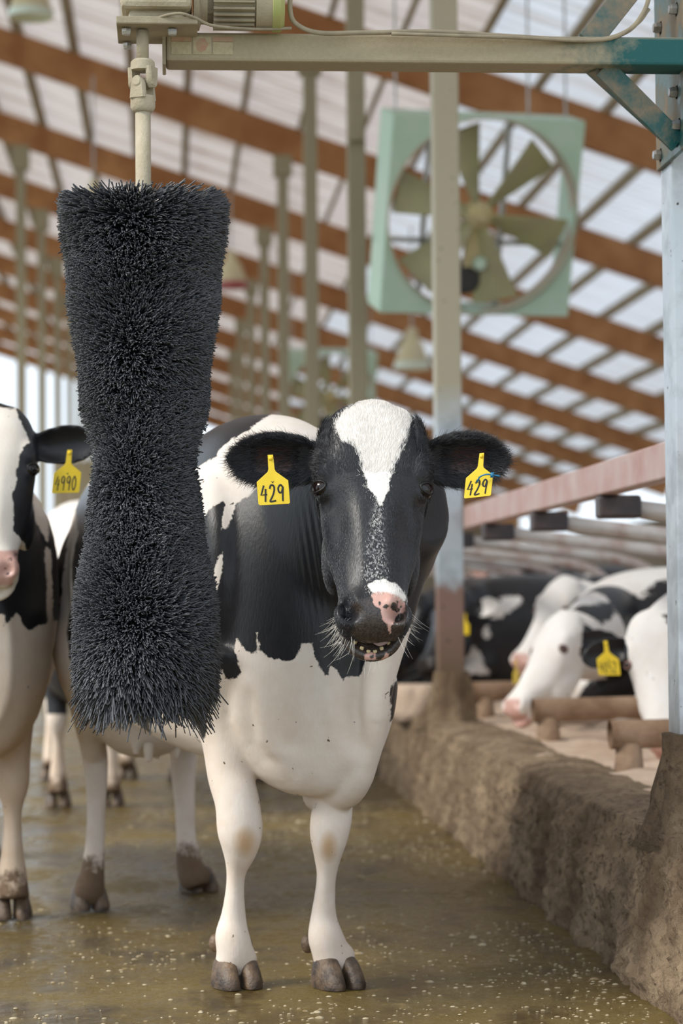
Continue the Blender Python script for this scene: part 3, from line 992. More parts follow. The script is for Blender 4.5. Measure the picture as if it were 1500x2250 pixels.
def head_shape(mb, H, k=1.0, jaw=True, gape=.0):
    """H: frame with X = right of the face, Y = down the face, Z = out of the face"""
    rings = []
    for u, nf, wf, nm, wm, nb, wb in spline(HEAD, 4):
        half = [(0, nf), (wf * .55, nf - .001), (wf, nf - .010), ((wf + wm * 1.5) / 2.5, nf * .55 + nm * .45), (wm, nm), ((wm * 1.3 + wb) / 2.3, nm * .55 + nb * .45), (wb, nb + .012), (wb * .5, nb + .002), (0, nb)]
        half = spline([(max(a, 0), b) for a, b in half], 3)
        ring = [(a, b) for a, b in half] + [(-a, b) for a, b in half[-2:0:-1]]
        rings.append(np.array([H(a * k, u * k, b * k) for a, b in ring]))
    mb.loft(rings)
    for s in (-1, 1):
        mb.ball(H(s * .090 * k, .138 * k, -.047 * k), np.array([.034, .05, .034]) * k, 10, (H.X, H.Y, H.Z))          # brow
        mb.ball(H(s * .098 * k, .182 * k, -.056 * k), np.array([.028, .034, .028]) * k, 10, (H.X, H.Y, H.Z))         # orbit
        mb.ball(H(s * .055 * k, .482 * k, -.026 * k), np.array([.026, .034, .030]) * k, 10, (H.X, H.Y, H.Z))         # nostril wing
        mb.ball(H(s * .078 * k, .30 * k, -.150 * k), np.array([.028, .085, .06]) * k, 10, (H.X, H.Y, H.Z))            # cheek
    mb.ball(H(0, .012 * k, -.06 * k), np.array([.062, .036, .055]) * k, 10, (H.X, H.Y, H.Z))                          # poll
    if jaw:
        J = [(.24, -.185, .050, .045), (.34, -.178, .050, .040), (.42, -.150 - gape * .4, .046, .032), (.468, -.122 - gape * .8, .046, .026), (.506, -.110 - gape, .050, .023), (.528, -.104 - gape, .046, .020), (.543, -.100 - gape, .026, .014)]
        rr = spline(J, 4)
        mb.loft([se_ring(H(0, u * k, n_ * k), H.X, H.Z, hw * k, ht * k, ht * k, 24, 2.4) for u, n_, hw, ht in rr])
        L_ = [(-.064, 0.458, -.078 - gape * .5), (-.060, 0.490, -.082 - gape * .7), (-.044, 0.523, -.088 - gape), (-.02, 0.538, -.092 - gape), (0, 0.541, -.093 - gape), (.02, 0.538, -.092 - gape), (.044, 0.523, -.088 - gape), (.060, 0.490, -.082 - gape * .7), (.064, 0.458, -.078 - gape * .5)]
        mb.tube(np.array([H(a * k, b * k, c * k) for a, b, c in spline(L_, 4)]), .0115 * k, 12)


def ear_shape(mb, base, e1, e3, L, W, cup=.5, thick=.0075):
    """cupped ear: e1 along it, e3 the way it opens"""
    e1 = unit(e1); e3 = unit(np.asarray(e3) - e1 * (np.asarray(e3) @ e1)); e2 = np.cross(e3, e1)
    rings = []
    for t_, w, c in spline([(-.12, .50, .95), (.0, .62, 1.0), (.2, .86, 1.0), (.42, 1.0, .9), (.65, .95, .72), (.84, .72, .46), (.95, .42, .22), (1.0, .14, .08)], 4):
        p = np.asarray(base) + e1 * (t_ * L)
        ph = np.linspace(-1, 1, 13)
        back = [p + e2 * (W * w * q) - e3 * (W * c * cup * (1 - q * q) + thick) for q in ph]
        front = [p + e2 * (W * w * q * .97) - e3 * (W * c * cup * (1 - q * q) * (.1 if t_ < 0 else min(1, .25 + t_ * 4)) - thick) for q in ph[::-1]]
        rings.append(np.array(back + front))
    mb.loft(rings)
    return e1, e2, e3


def claws(mb, fr, w=.054, L=.115, h=.07, gap=.004):
    """two claws of a cloven hoof; frame: X across, Y forward, Z up, origin on the ground under the pastern"""
    for s in (-1, 1):
        rows = []
        for z, y0, y1, x0, x1 in ((0, -.055, .073, .0, .062), (.012, -.058, .074, .0, .063), (.035, -.058, .062, .001, .059), (.058, -.054, .044, .002, .054), (.074, -.046, .026, .004, .046), (.082, -.03, .01, .010, .034)):
            k = L / .125; kx = w / .062
            cx, cy, rx, ry = s * (gap + (x0 + x1) / 2 * kx), (y0 + y1) / 2 * k, (x1 - x0) / 2 * kx, (y1 - y0) / 2 * k
            a = np.arange(20) * 2 * PI / 20
            xx = cx + rx * np.sign(np.cos(a)) * np.abs(np.cos(a)) ** .8 - s * rx * .25 * np.sin(a) * (np.sin(a) > 0)
            yy_ = cy + ry * np.sin(a)
            rows.append(np.array([fr(x_, y_, z * h / .08) for x_, y_ in zip(xx, yy_)]))
        mb.loft(rows)


def fused(mb, voxel, iters):
    me = mb.mesh('tmp')
    o = bpy.data.objects.new('tmp', me); COL.objects.link(o)
    r = o.modifiers.new('r', 'REMESH'); r.mode = 'VOXEL'; r.voxel_size = voxel; r.use_smooth_shade = True
    if iters:
        s = o.modifiers.new('s', 'SMOOTH'); s.factor = .5; s.iterations = iters
    dg = bpy.context.evaluated_depsgraph_get()
    out = bpy.data.meshes.new_from_object(o.evaluated_get(dg))
    bpy.data.objects.remove(o); bpy.data.meshes.remove(me)
    return out


def get_co(me):
    a = np.empty(len(me.vertices) * 3); me.vertices.foreach_get('co', a)
    return a.reshape(-1, 3)


def get_no(me):
    a = np.empty(len(me.vertices) * 3); me.vertices.foreach_get('normal', a)
    return a.reshape(-1, 3)


def put_attr(me, name, vals):
    a = me.attributes.new(name, 'FLOAT', 'POINT')
    a.data.foreach_set('value', np.ascontiguousarray(vals, dtype=np.float32))


def relax(me, Q, w, n):
    """n rounds of Laplacian smoothing of the points Q, weight w per point"""
    e = np.empty(len(me.edges) * 2, np.int32); me.edges.foreach_get('vertices', e)
    a, b = e[::2], e[1::2]
    N_ = len(Q)
    deg = np.maximum(np.bincount(a, minlength=N_) + np.bincount(b, minlength=N_), 1)
    for _ in range(n):
        S_ = np.stack([np.bincount(a, Q[b, i], N_) + np.bincount(b, Q[a, i], N_) for i in range(3)], 1) / deg[:, None]
        Q = Q + (S_ - Q) * (w * .6)[:, None]
    return Q


def push(P, fr, c, r, v):
    """sculpt: move points near c (frame coords) by v (frame coords), gaussian radii r"""
    q = (fr.inv(P) - np.asarray(c)) / np.asarray(r)
    w = np.exp(-(q * q).sum(1))
    w[w < .01] = 0
    return P + w[:, None] * (fr.X * v[0] + fr.Y * v[1] + fr.Z * v[2])


def sm(x, a, b):
    t_ = np.clip((x - a) / (b - a), 0, 1)
    return t_ * t_ * (3 - 2 * t_)


DIGIT = {'1': [[(.45, 1), (.5, 0)]], '3': [[(.15, .9), (.6, 1), (.75, .75), (.4, .55), (.8, .35), (.6, .02), (.1, .08)]], '5': [[(.8, 1), (.3, 1), (.25, .55), (.7, .55), (.75, .15), (.2, 0)]],
         '4': [[(.55, 1), (.05, .42), (.95, .45)], [(.78, .78), (.62, .0)]], '2': [[(.12, .78), (.35, 1), (.75, .95), (.8, .7), (.5, .35), (.1, .06), (.25, .0), (.95, .05)]],
         '9': [[(.85, .85), (.5, 1), (.15, .8), (.25, .55), (.6, .55), (.85, .85), (.75, .4), (.7, .0)]],
         '0': [[(.5, 1), (.15, .7), (.15, .3), (.45, 0), (.8, .25), (.85, .7), (.5, 1)]], '7': [[(.1, .95), (.9, 1), (.55, .5), (.4, 0)]],
         '6': [[(.8, .95), (.35, .7), (.15, .3), (.4, 0), (.8, .15), (.75, .45), (.3, .4)]], '8': [[(.5, 1), (.2, .8), (.75, .35), (.5, 0), (.2, .3), (.75, .8), (.5, 1)]]}


def ear_tag(cow, org, top, X, Y, Z, k, text, label, tie=False, ink=.0011):
    """top: pin position; X right, Y up, Z out of the tag face; k = tag width"""
    poly = [(-.085, .04), (.085, .04), (.10, -.42), (.13, -.50), (.50, -.80), (.50, -1.50), (.46, -1.54), (-.46, -1.54), (-.50, -1.50), (-.50, -.80), (-.13, -.50), (-.10, -.42)]
    fr = Frame(top, X, Y, Z)
    t_ = MB().prism([(a * k, b * k) for a, b in poly], top, (fr.X, fr.Y, fr.Z), .0022).build('ear_tag', M['tag'], cow, origin=None, bevel=.0006)
    t_['label'] = label
    MB().lathe([(0, .006), (.05 * k, .005), (.075 * k, .001), (.075 * k, -.004), (0, -.004)], fr(0, -.07 * k, 0), fr.Z, 14, False).build('tag_pin', M['tag'], t_, auto=.7)
    n = max(1, len(text)); cw = .80 / n
    mb = MB()
    for i, ch in enumerate(text):
        for st in DIGIT[ch]:
            pts = [fr((-.42 + cw * (i + .06 + .80 * a)) * k, (-1.44 + .52 * b) * k, .0017) for a, b in spline(st, 4 if ch != '4' and ch != '7' else 1)]
            rr = []
            for j, p in enumerate(pts):
                d_ = unit(pts[min(j + 1, len(pts) - 1)] - pts[max(j - 1, 0)]); s_ = np.cross(fr.Z, d_)
                rr.append(np.array([p + s_ * ink, p + fr.Z * .0006, p - s_ * ink, p - fr.Z * .0004]))
            mb.loft(rr)
    if text: mb.prism([(-.05 * k, -.79 * k), (0, -.87 * k), (.05 * k, -.79 * k), (0, -.82 * k)], top + fr.Z * .0013, (fr.X, fr.Y, fr.Z), .0006)
    if text: mb.build('tag_number', M['ink'], t_)
    if tie:
        pts = spline([fr(-.02 * k, -.98 * k, -.004), fr(-.03 * k, -.98 * k, .006), fr(.08 * k, -.82 * k, .012), fr(.30 * k, -.76 * k, .012), fr(.52 * k, -.80 * k, .006), fr(.78 * k, -.88 * k, .004)], 5)
        MB().tube(pts, .0017, 8).box(fr(.50 * k, -.80 * k, .007), (.006, .011, .006), (fr.X, fr.Y, fr.Z)).build('cable_tie', M['tie'], t_, smooth=True)
    return t_


def eye(cow, H, k, s, lidmat, c=(.106, .184, -.050)):
    p = H(s * c[0] * k, c[1] * k, c[2] * k)
    out = unit(H.d(s * .72, .06, .69))
    o = MB().ball(p, .0215 * k, 14).build('eye', M['eye'], cow, smooth=True)
    # lids: a rim around the almond opening
    dn = unit(H.Y - out * (H.Y @ out)); ac = np.cross(out, dn)
    pts = []
    for q in np.linspace(0, 2 * PI, 33)[:-1]:
        a_, b_ = math.cos(q) * .0185 * k, math.sin(q) * (.0105 if math.sin(q) < 0 else .0115) * k
        h_ = math.sqrt(max(0, (.0228 * k) ** 2 - a_ * a_ - b_ * b_))
        pts.append(p + ac * a_ + dn * b_ + out * h_)
    rings = []
    for i, q in enumerate(np.linspace(0, 2 * PI, 33)[:-1]):
        c_ = pts[i]; rad = unit(c_ - p); side = unit(ac * math.cos(q) + dn * math.sin(q)); side = unit(side - rad * (side @ rad))
        w = .0085 * k if math.sin(q) < 0 else .0065 * k
        rings.append(np.array([c_ - rad * .002 * k, c_ + rad * .0012 * k, c_ + side * w * .5 + rad * .001 * k, c_ + side * w * 1.3 - rad * .007 * k, c_ + side * w * .8 - rad * .010 * k]))
    rings.append(rings[0])
    MB().loft(rings, cap=False).build('eyelid', lidmat, o, smooth=True)
    return o


def strands(name, P, D, N_, length, radius, black, mat, cow, org, bend=.35, segs=4):
    """fur: roots P, lie direction D, surface normal N_ (all (n,3)); one curves object"""
    n = len(P)
    hc = bpy.data.hair_curves.new(name)
    hc.add_curves([segs] * n)
    ts = np.linspace(0, 1, segs)
    pos = np.empty((n, segs, 3))
    for i, t_ in enumerate(ts):
        pos[:, i] = P + D * (length * t_)[:, None] + N_ * (length * (bend * t_ - bend * .75 * t_ * t_))[:, None]
    pos -= org
    hc.attributes['position'].data.foreach_set('vector', pos.ravel().astype(np.float32))
    ra = hc.attributes.get('radius') or hc.attributes.new('radius', 'FLOAT', 'POINT')
    ra.data.foreach_set('value', (np.broadcast_to(radius, (n,))[:, None] * (1 - .8 * ts)[None]).ravel().astype(np.float32))
    at_ = hc.attributes.new('black', 'FLOAT', 'CURVE')
    at_.data.foreach_set('value', black.astype(np.float32))
    o = bpy.data.objects.new(name, hc); COL.objects.link(o)
    hc.materials.append(mat); o.parent = cow
    o['kind'] = 'stuff'
    return o


def sample(me, mask, N, rng):
    """N random points on the masked faces of a quad/tri mesh: positions, normals, face vertex index"""
    co, no = get_co(me), get_no(me)
    lt = np.empty(len(me.loops), np.int32); me.loops.foreach_get('vertex_index', lt)
    st = np.empty(len(me.polygons), np.int32); me.polygons.foreach_get('loop_start', st)
    v0, v1, v2 = lt[st], lt[st + 1], lt[st + 2]
    ar = np.linalg.norm(np.cross(co[v1] - co[v0], co[v2] - co[v0]), axis=1) * mask[v0]
    idx = rng.choice(len(ar), N, p=ar / ar.sum())
    a, b = rng.random(N), rng.random(N)
    P = co[v0[idx]] + (co[v1[idx]] - co[v0[idx]]) * a[:, None] + (co[v2[idx]] - co[v1[idx]]) * b[:, None] * a[:, None]
    Nn = no[v0[idx]]
    return P, Nn, v0[idx]


t = NT('fur')
bf = t.ramp(t.attr('black'), .45, .55)
t.p(color=t.mix(bf, (.87, .83, .79), (.022, .022, .027)), rough=t.ramp(bf, 0, 1, .6, .30), spec=.7)
M['fur'] = t.m
M['whisker'] = simple('whisker', (.75, .72, .68), (.6, .56, .5), 30, .4)
# ---------------------------------------------------------------- the cow in front: number 429
def build_main():
    fl, frr = on_z(520, 2150), on_z(742, 2152)
    root_p = (fl + frr) / 2; root_p[2] = 0
    hl, hr = on_z(210, 1990), on_z(432, 1955)
    ax = root_p - (hl + hr) / 2; ax[2] = 0
    f_ = unit(ax); l_ = np.array([-f_[1], f_[0], 0.0])
    B = Frame(root_p, f_, l_, (0, 0, 1))          # s forward, l to the cow's left, z up
    cow = tag(empty('cow', tuple(root_p)), 'black and white cow facing the camera, tagged 429 in both ears, mouth open', 'cow', 'cows')
    mb = MB()
    torso(mb, B, [(-1.70, 0, 1.06, .05, 1.15, .96), (-1.62, 0, 1.05, .17, 1.25, .84), (-1.45, 0, 1.02, .25, 1.32, .74), (-1.2, 0, .97, .30, 1.325, .62),
                  (-.9, 0, .88, .335, 1.305, .535), (-.6, 0, .86, .335, 1.305, .50), (-.35, 0, .87, .30, 1.325, .485), (-.15, 0, .90, .245, 1.345, .475),
                  (0, .0, .90, .225, 1.31, .47), (.13, .015, .85, .185, 1.20, .44), (.24, .05, .80, .125, 1.06, .45), (.31, .075, .76, .06, .93, .53)])
    # neck
    P = np.array([B(-.08, .01, 1.04), B(.10, .05, 1.03), B(.25, .10, 1.06), B(.37, .16, 1.10), B(.44, .20, 1.12)])
    pipe_se(mb, P, [.20, .165, .135, .11, .09], [.29, .26, .22, .17, .12], B.Z, 28)
    # shoulder and dewlap masses
    for s in (-1, 1):
        mb.ball(B(-.02, s * .175 + .0, .93), (.17, .075, .27), 12, (B.X, B.Y, B.Z))
        mb.ball(B(-1.32, s * .22, .88), (.22, .10, .26), 12, (B.X, B.Y, B.Z))
    pipe_se(mb, np.array([B(.36, .17, .98), B(.35, .15, .84), B(.33, .125, .70), B(.29, .11, .56), B(.22, .085, .46), B(.08, .05, .44)]), [.07, .05, .036, .034, .040, .045], [.06, .055, .05, .05, .045, .04], B.X, 16)
    # legs from the survey: photo column, photo row, distance, half width (survey units), fore-aft radius
    def leg(rows):
        P = np.array([at(a, b, d) for a, b, d, w, r in rows])
        hw = [w * d / F_PX for a, b, d, w, r in rows]
        pipe_se(mb, P, [r[4] for r in rows], hw, B.Y, 20, 2.1, 4)
    leg([(520, 2136, 5.28, 34, .030), (519, 2112, 5.275, 46, .042), (515, 2085, 5.27, 40, .044), (510, 2052, 5.27, 37, .042), (513, 2011, 5.27, 27, .032), (516, 1955, 5.26, 20, .027), (519, 1912, 5.25, 22, .031), (526, 1867, 5.24, 39, .048),
         (527, 1825, 5.235, 50, .056), (521, 1763, 5.25, 49, .054), (506, 1700, 5.28, 51, .060), (499, 1620, 5.30, 58, .074), (488, 1550, 5.31, 74, .09), (484, 1480, 5.31, 86, .11), (500, 1400, 5.29, 80, .12)])
    leg([(742, 2136, 5.275, 34, .030), (736, 2112, 5.27, 47, .042), (724, 2085, 5.265, 41, .044), (714, 2053, 5.26, 38, .042), (711, 2011, 5.26, 28, .032), (714, 1962, 5.25, 22, .027), (717, 1922, 5.24, 21, .030), (719, 1882, 5.235, 29, .042), (722, 1842, 5.23, 40, .054),
         (727, 1800, 5.235, 45, .056), (735, 1755, 5.25, 42, .052), (757, 1705, 5.26, 46, .060), (785, 1640, 5.28, 52, .072), (810, 1560, 5.28, 52, .085), (820, 1470, 5.26, 55, .09)])
    # hind legs
    leg([(192, 1982, 6.60, 24, .034), (196, 1955, 6.60, 34, .046), (203, 1915, 6.63, 26, .042), (209, 1850, 6.64, 21, .033), (211, 1780, 6.66, 20, .034), (212, 1715, 6.70, 24, .045), (208, 1660, 6.72, 28, .058), (198, 1600, 6.66, 32, .075), (188, 1530, 6.58, 42, .11), (185, 1440, 6.52, 70, .16), (205, 1340, 6.5, 70, .17)])
    leg([(434, 1950, 6.92, 24, .034), (428, 1932, 6.93, 34, .044), (415, 1897, 6.96, 28, .042), (409, 1840, 6.98, 22, .033), (406, 1775, 7.0, 22, .034), (403, 1710, 7.03, 26, .045), (402, 1640, 7.02, 32, .062), (395, 1560, 6.95, 45, .10), (380, 1450, 6.85, 70, .15)])
    # udder and teats
    uc = at(318, 1575, 6.62)
    mb.ball(uc, (.15, .15, .12), 12)
    for (a, b, d) in ((299, 1640, 6.50), (326, 1655, 6.46), (385, 1650, 6.6), (345, 1650, 6.7)):
        p = at(a, b - 26, d)
        mb.tube([p, p - [0, 0, .035], p - [0, 0, .058]], [.017, .0145, .009], 10)
    # tail
    mb.tube(spline([B(-1.66, 0, 1.25), B(-1.75, .0, 1.12), B(-1.77, .01, .9), B(-1.76, .02, .7)], 5), .02, 10)
    # head
    yw = math.radians(2)
    tilt = math.radians(24)
    Rh = unit(_R * math.cos(yw) + _F * math.sin(yw)); Fh = unit(np.cross(_U, Rh)) * 1.0
    if Fh @ _F < 0: Fh = -Fh
    Yh = unit(-_U * math.cos(tilt) - Fh * math.sin(tilt)); Zh = np.cross(Rh, Yh)
    if Zh @ _F > 0: Zh = -Zh
    Yh = unit(Yh - Rh * .02); Rh = unit(Rh - Yh * (Rh @ Yh)); Zh = np.cross(Rh, Yh)
    if Zh @ _F > 0: Zh = -Zh
    H = Frame(at(821, 882, 4.86), Rh, Yh, Zh)
    head_shape(mb, H, 1.0, True, .012)
    pipe_se(mb, np.array([H(0, .10, -.14), H(0, .18, -.24), B(.33, .15, 1.08)]), [.10, .105, .12], [.10, .13, .19], -H.Y, 24)
    ears = []
    for s, base, e1, e3 in ((-1, H(-.108, .102, -.095), _R * -1 + _U * .03 - _F * .10, -_F * .86 - _U * .30 - _R * .35),
                            (1, H(.108, .098, -.095), _R * 1 + _U * .05 - _F * .02, -_F * .86 - _U * .28 + _R * .30)):
        ears.append((np.asarray(base),) + tuple(ear_shape(mb, base, e1, e3, .192 if s < 0 else .178, .056, .62)) + (s,))
    me = fused(mb, .0046, 5)
    Q = get_co(me)
    hb0, hd0 = H.inv(Q), B.inv(Q)
    w_ = sm(hd0[:, 2], .62, .72) * sm(hb0[:, 2] * -1, .17, .24)
    w_ = np.maximum(w_, .5 * sm(hd0[:, 2], .45, .55) * (hd0[:, 2] < .62) * (hb0[:, 2] < -.2))
    Q = relax(me, Q, w_, 60)
    # sculpt the muzzle: nostrils, philtrum, mouth line, eye hollows, cheek plane, fold lines of the chest
    for s in (-1, 1):
        Q = push(Q, H, (s * .047, .484, .0), (.015, .013, .03), (s * .006, .0, -.042))
        Q = push(Q, H, (s * .060, .464, -.006), (.010, .019, .035), (s * -.004, 0, -.034))
        Q = push(Q, H, (s * .034, .464, .004), (.010, .018, .02), (0, 0, .006))
        Q = push(Q, H, (s * .118, .186, -.045), (.016, .012, .03), (s * -.008, 0, -.004))
        Q = push(Q, H, (s * .075, .275, -.03), (.022, .07, .03), (s * -.005, 0, -.006))
        Q = push(Q, H, (s * .100, .222, -.05), (.014, .018, .03), (s * -.005, 0, -.003))
    Q = push(Q, H, (0, .09, .0), (.03, .06, .03), (0, 0, -.004))
    # skin folds: at the throat, along the foreleg, in the armpit
    sv_ = survey(Q); no_ = get_no(me)
    ff = ((no_ @ _F) < .1) & (hd0[:, 0] > -.35) & (hb0[:, 2] < -.17)
    mk = np.exp(-((sv_[:, 0] - 700 - .06 * (sv_[:, 1] - 1230)) / 32) ** 2 - ((sv_[:, 1] - 1235) / 105) ** 2)
    dsp = .0026 * np.sin(2 * PI * (sv_[:, 0] - .16 * sv_[:, 1]) / 15) * mk
    for pl, w_, dp in (([(540, 1490), (548, 1560), (558, 1635), (580, 1668), (630, 1700)], 15, .008), ([(600, 1620), (650, 1636), (690, 1660)], 14, .0025), ([(775, 1480), (780, 1570), (805, 1680)], 15, .006)):
        pl = np.array(pl, float); best = np.full(nn_ := len(Q), 1e9)
        for a_, b_ in zip(pl[:-1], pl[1:]):
            e_ = b_ - a_; t_ = np.clip(((sv_ - a_) @ e_) / (e_ @ e_), 0, 1)
            best = np.minimum(best, np.linalg.norm(sv_ - a_ - t_[:, None] * e_, axis=1))
        ends = sm(np.hypot(*(sv_ - pl[0]).T), 5, 60) * sm(np.hypot(*(sv_ - pl[-1]).T), 5, 60)
        dsp = dsp - dp * np.exp(-(best / w_) ** 2) * ends + dp * .25 * np.exp(-((best - 2 * w_) / w_) ** 2) * ends
    Q = Q + no_ * (dsp * ff)[:, None]
    Q = relax(me, Q, (.8 * ff * sm(hd0[:, 2], .3, .4)), 4)
    sdv = survey(Q)
    nn = len(Q)
    hb = H.inv(Q)
    hd = B.inv(Q)
    # ------------------------------------------------ coat
    blk = np.full(nn, 60.0)                        # survey units, positive = black
    white = lambda poly: poly_sd(sdv, poly)
    head = (hb[:, 2] > -.26) & (hb[:, 1] > -.06) & (hb[:, 1] < .62) & (np.abs(hb[:, 0]) < .34)
    front = hd[:, 0] > -.75
    z = hd[:, 2]
    W1 = [(425, 1030), (474, 1002), (480, 985), (520, 960), (610, 900), (680, 895), (735, 922), (700, 965), (640, 1040), (570, 1072), (520, 1105), (497, 1160), (484, 1165), (496, 1095), (470, 1112), (445, 1140), (425, 1140)]
    W2 = [(489, 1210), (487, 1260), (475, 1312), (464, 1302), (470, 1250)]
    W3 = [(452, 1515), (479, 1486), (485, 1474), (500, 1493), (520, 1490), (529, 1478), (516, 1428), (520, 1402), (539, 1428), (562, 1437), (564, 1391), (572, 1433), (599, 1447), (644, 1453), (661, 1428), (665, 1416), (688, 1412), (694, 1449),
          (711, 1486), (723, 1486), (727, 1466), (740, 1478), (754, 1495), (764, 1486), (793, 1482), (803, 1455), (806, 1420), (880, 1370), (905, 1385), (912, 1440), (990, 1440), (990, 2300), (330, 2300), (330, 1500), (390, 1470), (410, 1440), (440, 1420), (450, 1440)]
    K1 = [(396, 1478), (412, 1474), (438, 1500), (450, 1545), (456, 1600), (447, 1628), (428, 1592), (402, 1532)]
    K2 = [(858, 1512), (880, 1480), (880, 1560), (854, 1592)]
    bd = np.full(nn, 60.0)
    for w in (W1, W2, W3): bd = np.minimum(bd, -white(w))
    for k_ in (K1, K2): bd = np.maximum(bd, white(k_))
    # rump: white with black patches
    rb = np.full(nn, -60.0)
    for k_ in ([(163, 1098), (200, 1060), (330, 1010), (330, 1420), (300, 1530), (283, 1556), (262, 1548), (244, 1528), (222, 1538), (205, 1550), (180, 1512), (158, 1462), (146, 1400), (160, 1320), (158, 1240), (172, 1170)],
               [(118, 1345), (118, 1250), (134, 1190), (144, 1150), (150, 1180), (140, 1260), (128, 1345)], [(440, 960), (474, 975), (472, 1000), (436, 1020), (400, 1000)]):
        rb = np.maximum(rb, white(k_))
    hind = sm(-hd[:, 0], .52, .60)
    bd = np.where(hind > .5, rb, bd)
    # head: black with a white blaze, white neck under the chin
    blaze = [(560, 195), (618, 132), (700, 78), (740, 40), (800, 30), (870, 40), (926, 118), (945, 178), (905, 290), (862, 390), (828, 470), (826, 520), (802, 572), (785, 598), (762, 560), (722, 510), (715, 470), (700, 430), (690, 370), (660, 312), (600, 284), (574, 244)]
    C = lambda pts: [(x_ / 2.206 + 480, y_ / 2.206 + 840) for x_, y_ in pts]
    hdk = np.full(nn, 60.0)
    for w in (C(blaze), C([(716, 988), (740, 968), (800, 955), (862, 980), (908, 1030), (914, 1068), (890, 1060), (850, 1036), (800, 1016), (745, 1016)]), C([(770, 610), (786, 600), (782, 650), (770, 665)])):
        hdk = np.minimum(hdk, -white(w))
    facing = hb[:, 2] > -.13
    blk = np.where(head & facing, hdk, bd)
    under = head & ~facing & (hd[:, 2] < 1.02)
    # ------------------------------------------------ muzzle skin, pink, ear cups
    skin = poly_sd(sdv, C([(640, 1070), (668, 1058), (720, 1045), (760, 1016), (810, 1014), (868, 1034), (902, 1064), (908, 1110), (905, 1180), (880, 1225), (800, 1262), (700, 1256), (640, 1225), (655, 1180), (690, 1150), (660, 1110)]))
    lip = poly_sd(sdv, C([(600, 1240), (640, 1250), (880, 1236), (900, 1240), (888, 1300), (850, 1338), (770, 1352), (690, 1348), (640, 1318), (610, 1280)]))
    skf = np.maximum(sm(skin, -1.5, 1.5), sm(lip, -1.5, 2)) * (head & (hb[:, 1] > .40))
    pink = np.full(nn, -40.0)
    for pk in ([(745, 1015), (830, 1005), (905, 1050), (905, 1110), (862, 1130), (842, 1180), (828, 1222), (815, 1170), (790, 1150), (785, 1100), (758, 1080), (740, 1040)], [(700, 1322), (730, 1310), (760, 1312), (768, 1322), (800, 1312), (834, 1314), (850, 1320), (830, 1345), (710, 1350)]):
        pink = np.maximum(pink, poly_sd(sdv, C(pk)))
    for cx, cy, r in ((778, 1072, 9), (812, 1088, 11), (852, 1084, 19), (862, 1102, 14), (866, 1062, 8), (884, 1088, 6), (745, 1328, 10), (783, 1326, 20), (834, 1326, 14)):
        p_ = C([(cx, cy)])[0]
        pink = np.minimum(pink, np.hypot(sdv[:, 0] - p_[0], sdv[:, 1] - p_[1]) - r / 2.206)
    inner = np.zeros(nn)
    for base, e1, e2, e3, s in ears:
        q = Q - base
        a_, b_, c_ = q @ e1, q @ e2, q @ e3
        no = get_no(me)
        m_ = (a_ > .02) & (a_ < .2) & (np.abs(b_) < .06) & ((no @ e3) > .2)
        inner = np.where(m_, sm(1 - np.abs(b_) / .042, 0, .5) * sm(a_, .03, .07) * (1 - sm(a_, .12, .155)) * .8, inner)
        isear = (a_ > .0) & (np.abs(b_) < .075) & (np.abs(c_) < .085)
        blk = np.where(isear, 40, blk)
    roan = sm(poly_sd(sdv, C([(760, 570), (800, 570), (800, 700), (830, 960), (720, 960), (690, 930), (720, 760), (740, 640)])), -8, 14) * head
    # tan knees, grubby legs, mucky feet; warm bounce light painted in as base tint
    dirt_warm = .24 + .20 * sm(.95 - z, 0, .4)
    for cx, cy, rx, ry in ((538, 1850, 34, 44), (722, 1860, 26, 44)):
        dirt_warm = np.maximum(dirt_warm, 1.05 * np.exp(-(((sdv[:, 0] - cx) / rx) ** 2 + ((sdv[:, 1] - cy) / ry) ** 2)) * (hd[:, 0] > -.4))
    for cx, cy, rx, ry, a_ in ((610, 1520, 70, 40, .35), (800, 1700, 60, 40, .45), (545, 1600, 18, 60, .40), (790, 1500, 14, 120, .35)):  # tan patches on the chest and along the skin folds
        dirt_warm = np.maximum(dirt_warm, a_ * np.exp(-(((sdv[:, 0] - cx) / rx) ** 2 + ((sdv[:, 1] - cy) / ry) ** 2)) * (hd[:, 0] > -.4))
    dirt_warm = np.where(hd[:, 0] < -.5, np.maximum(dirt_warm, .42 * sm(.85 - z, 0, .3)), dirt_warm)
    dirt_warm = np.where(head & facing, .04, dirt_warm)
    muck = np.where(hd[:, 0] > -.7, .42 * sm(.10 - z, 0, .07), .75 * sm(.26 - z, 0, .2))
    S = F_PX / 5.0
    # ------------------------------------------------ soft folds in the neck and shoulder
    me.vertices.foreach_set('co', (Q - root_p).ravel())
    me.update()
    for nm, v in (('black', blk / S), ('skin', skf), ('pink', pink / S), ('inner', inner), ('dirt_warm', dirt_warm), ('muck', muck), ('roan', roan)): put_attr(me, nm, v)
    me.name = 'body'
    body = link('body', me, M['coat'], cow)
    # ------------------------------------------------ children
    eye(cow, H, 1.0, -1, M['lid']); eye(cow, H, 1.0, 1, M['lid'])
    for p, dirv in ((on_z(520, 2166), (.02, 1)), (on_z(742, 2167), (.18, 1)), (on_z(196, 1996), (0, 1)), (on_z(436, 1956), (.15, 1))):
        fw = unit(B.X * dirv[1] + B.Y * dirv[0] * 1.0)
        c_ = p + fw * .0; c_[2] = 0
        h_ = MB(); claws(h_, Frame(c_, np.cross(fw, (0, 0, 1)), fw, (0, 0, 1)))
        h_.build('hoof', M['hoof'], cow, auto=.9)
    for s, a, b, d in ((-1, 474, 2072, 5.29), (1, 540, 2075, 5.33), (-1, 676, 2074, 5.28)):
        MB().ball(at(a, b, d), (.016, .016, .022), 8).build('dewclaw', M['hoof'], cow, smooth=True)
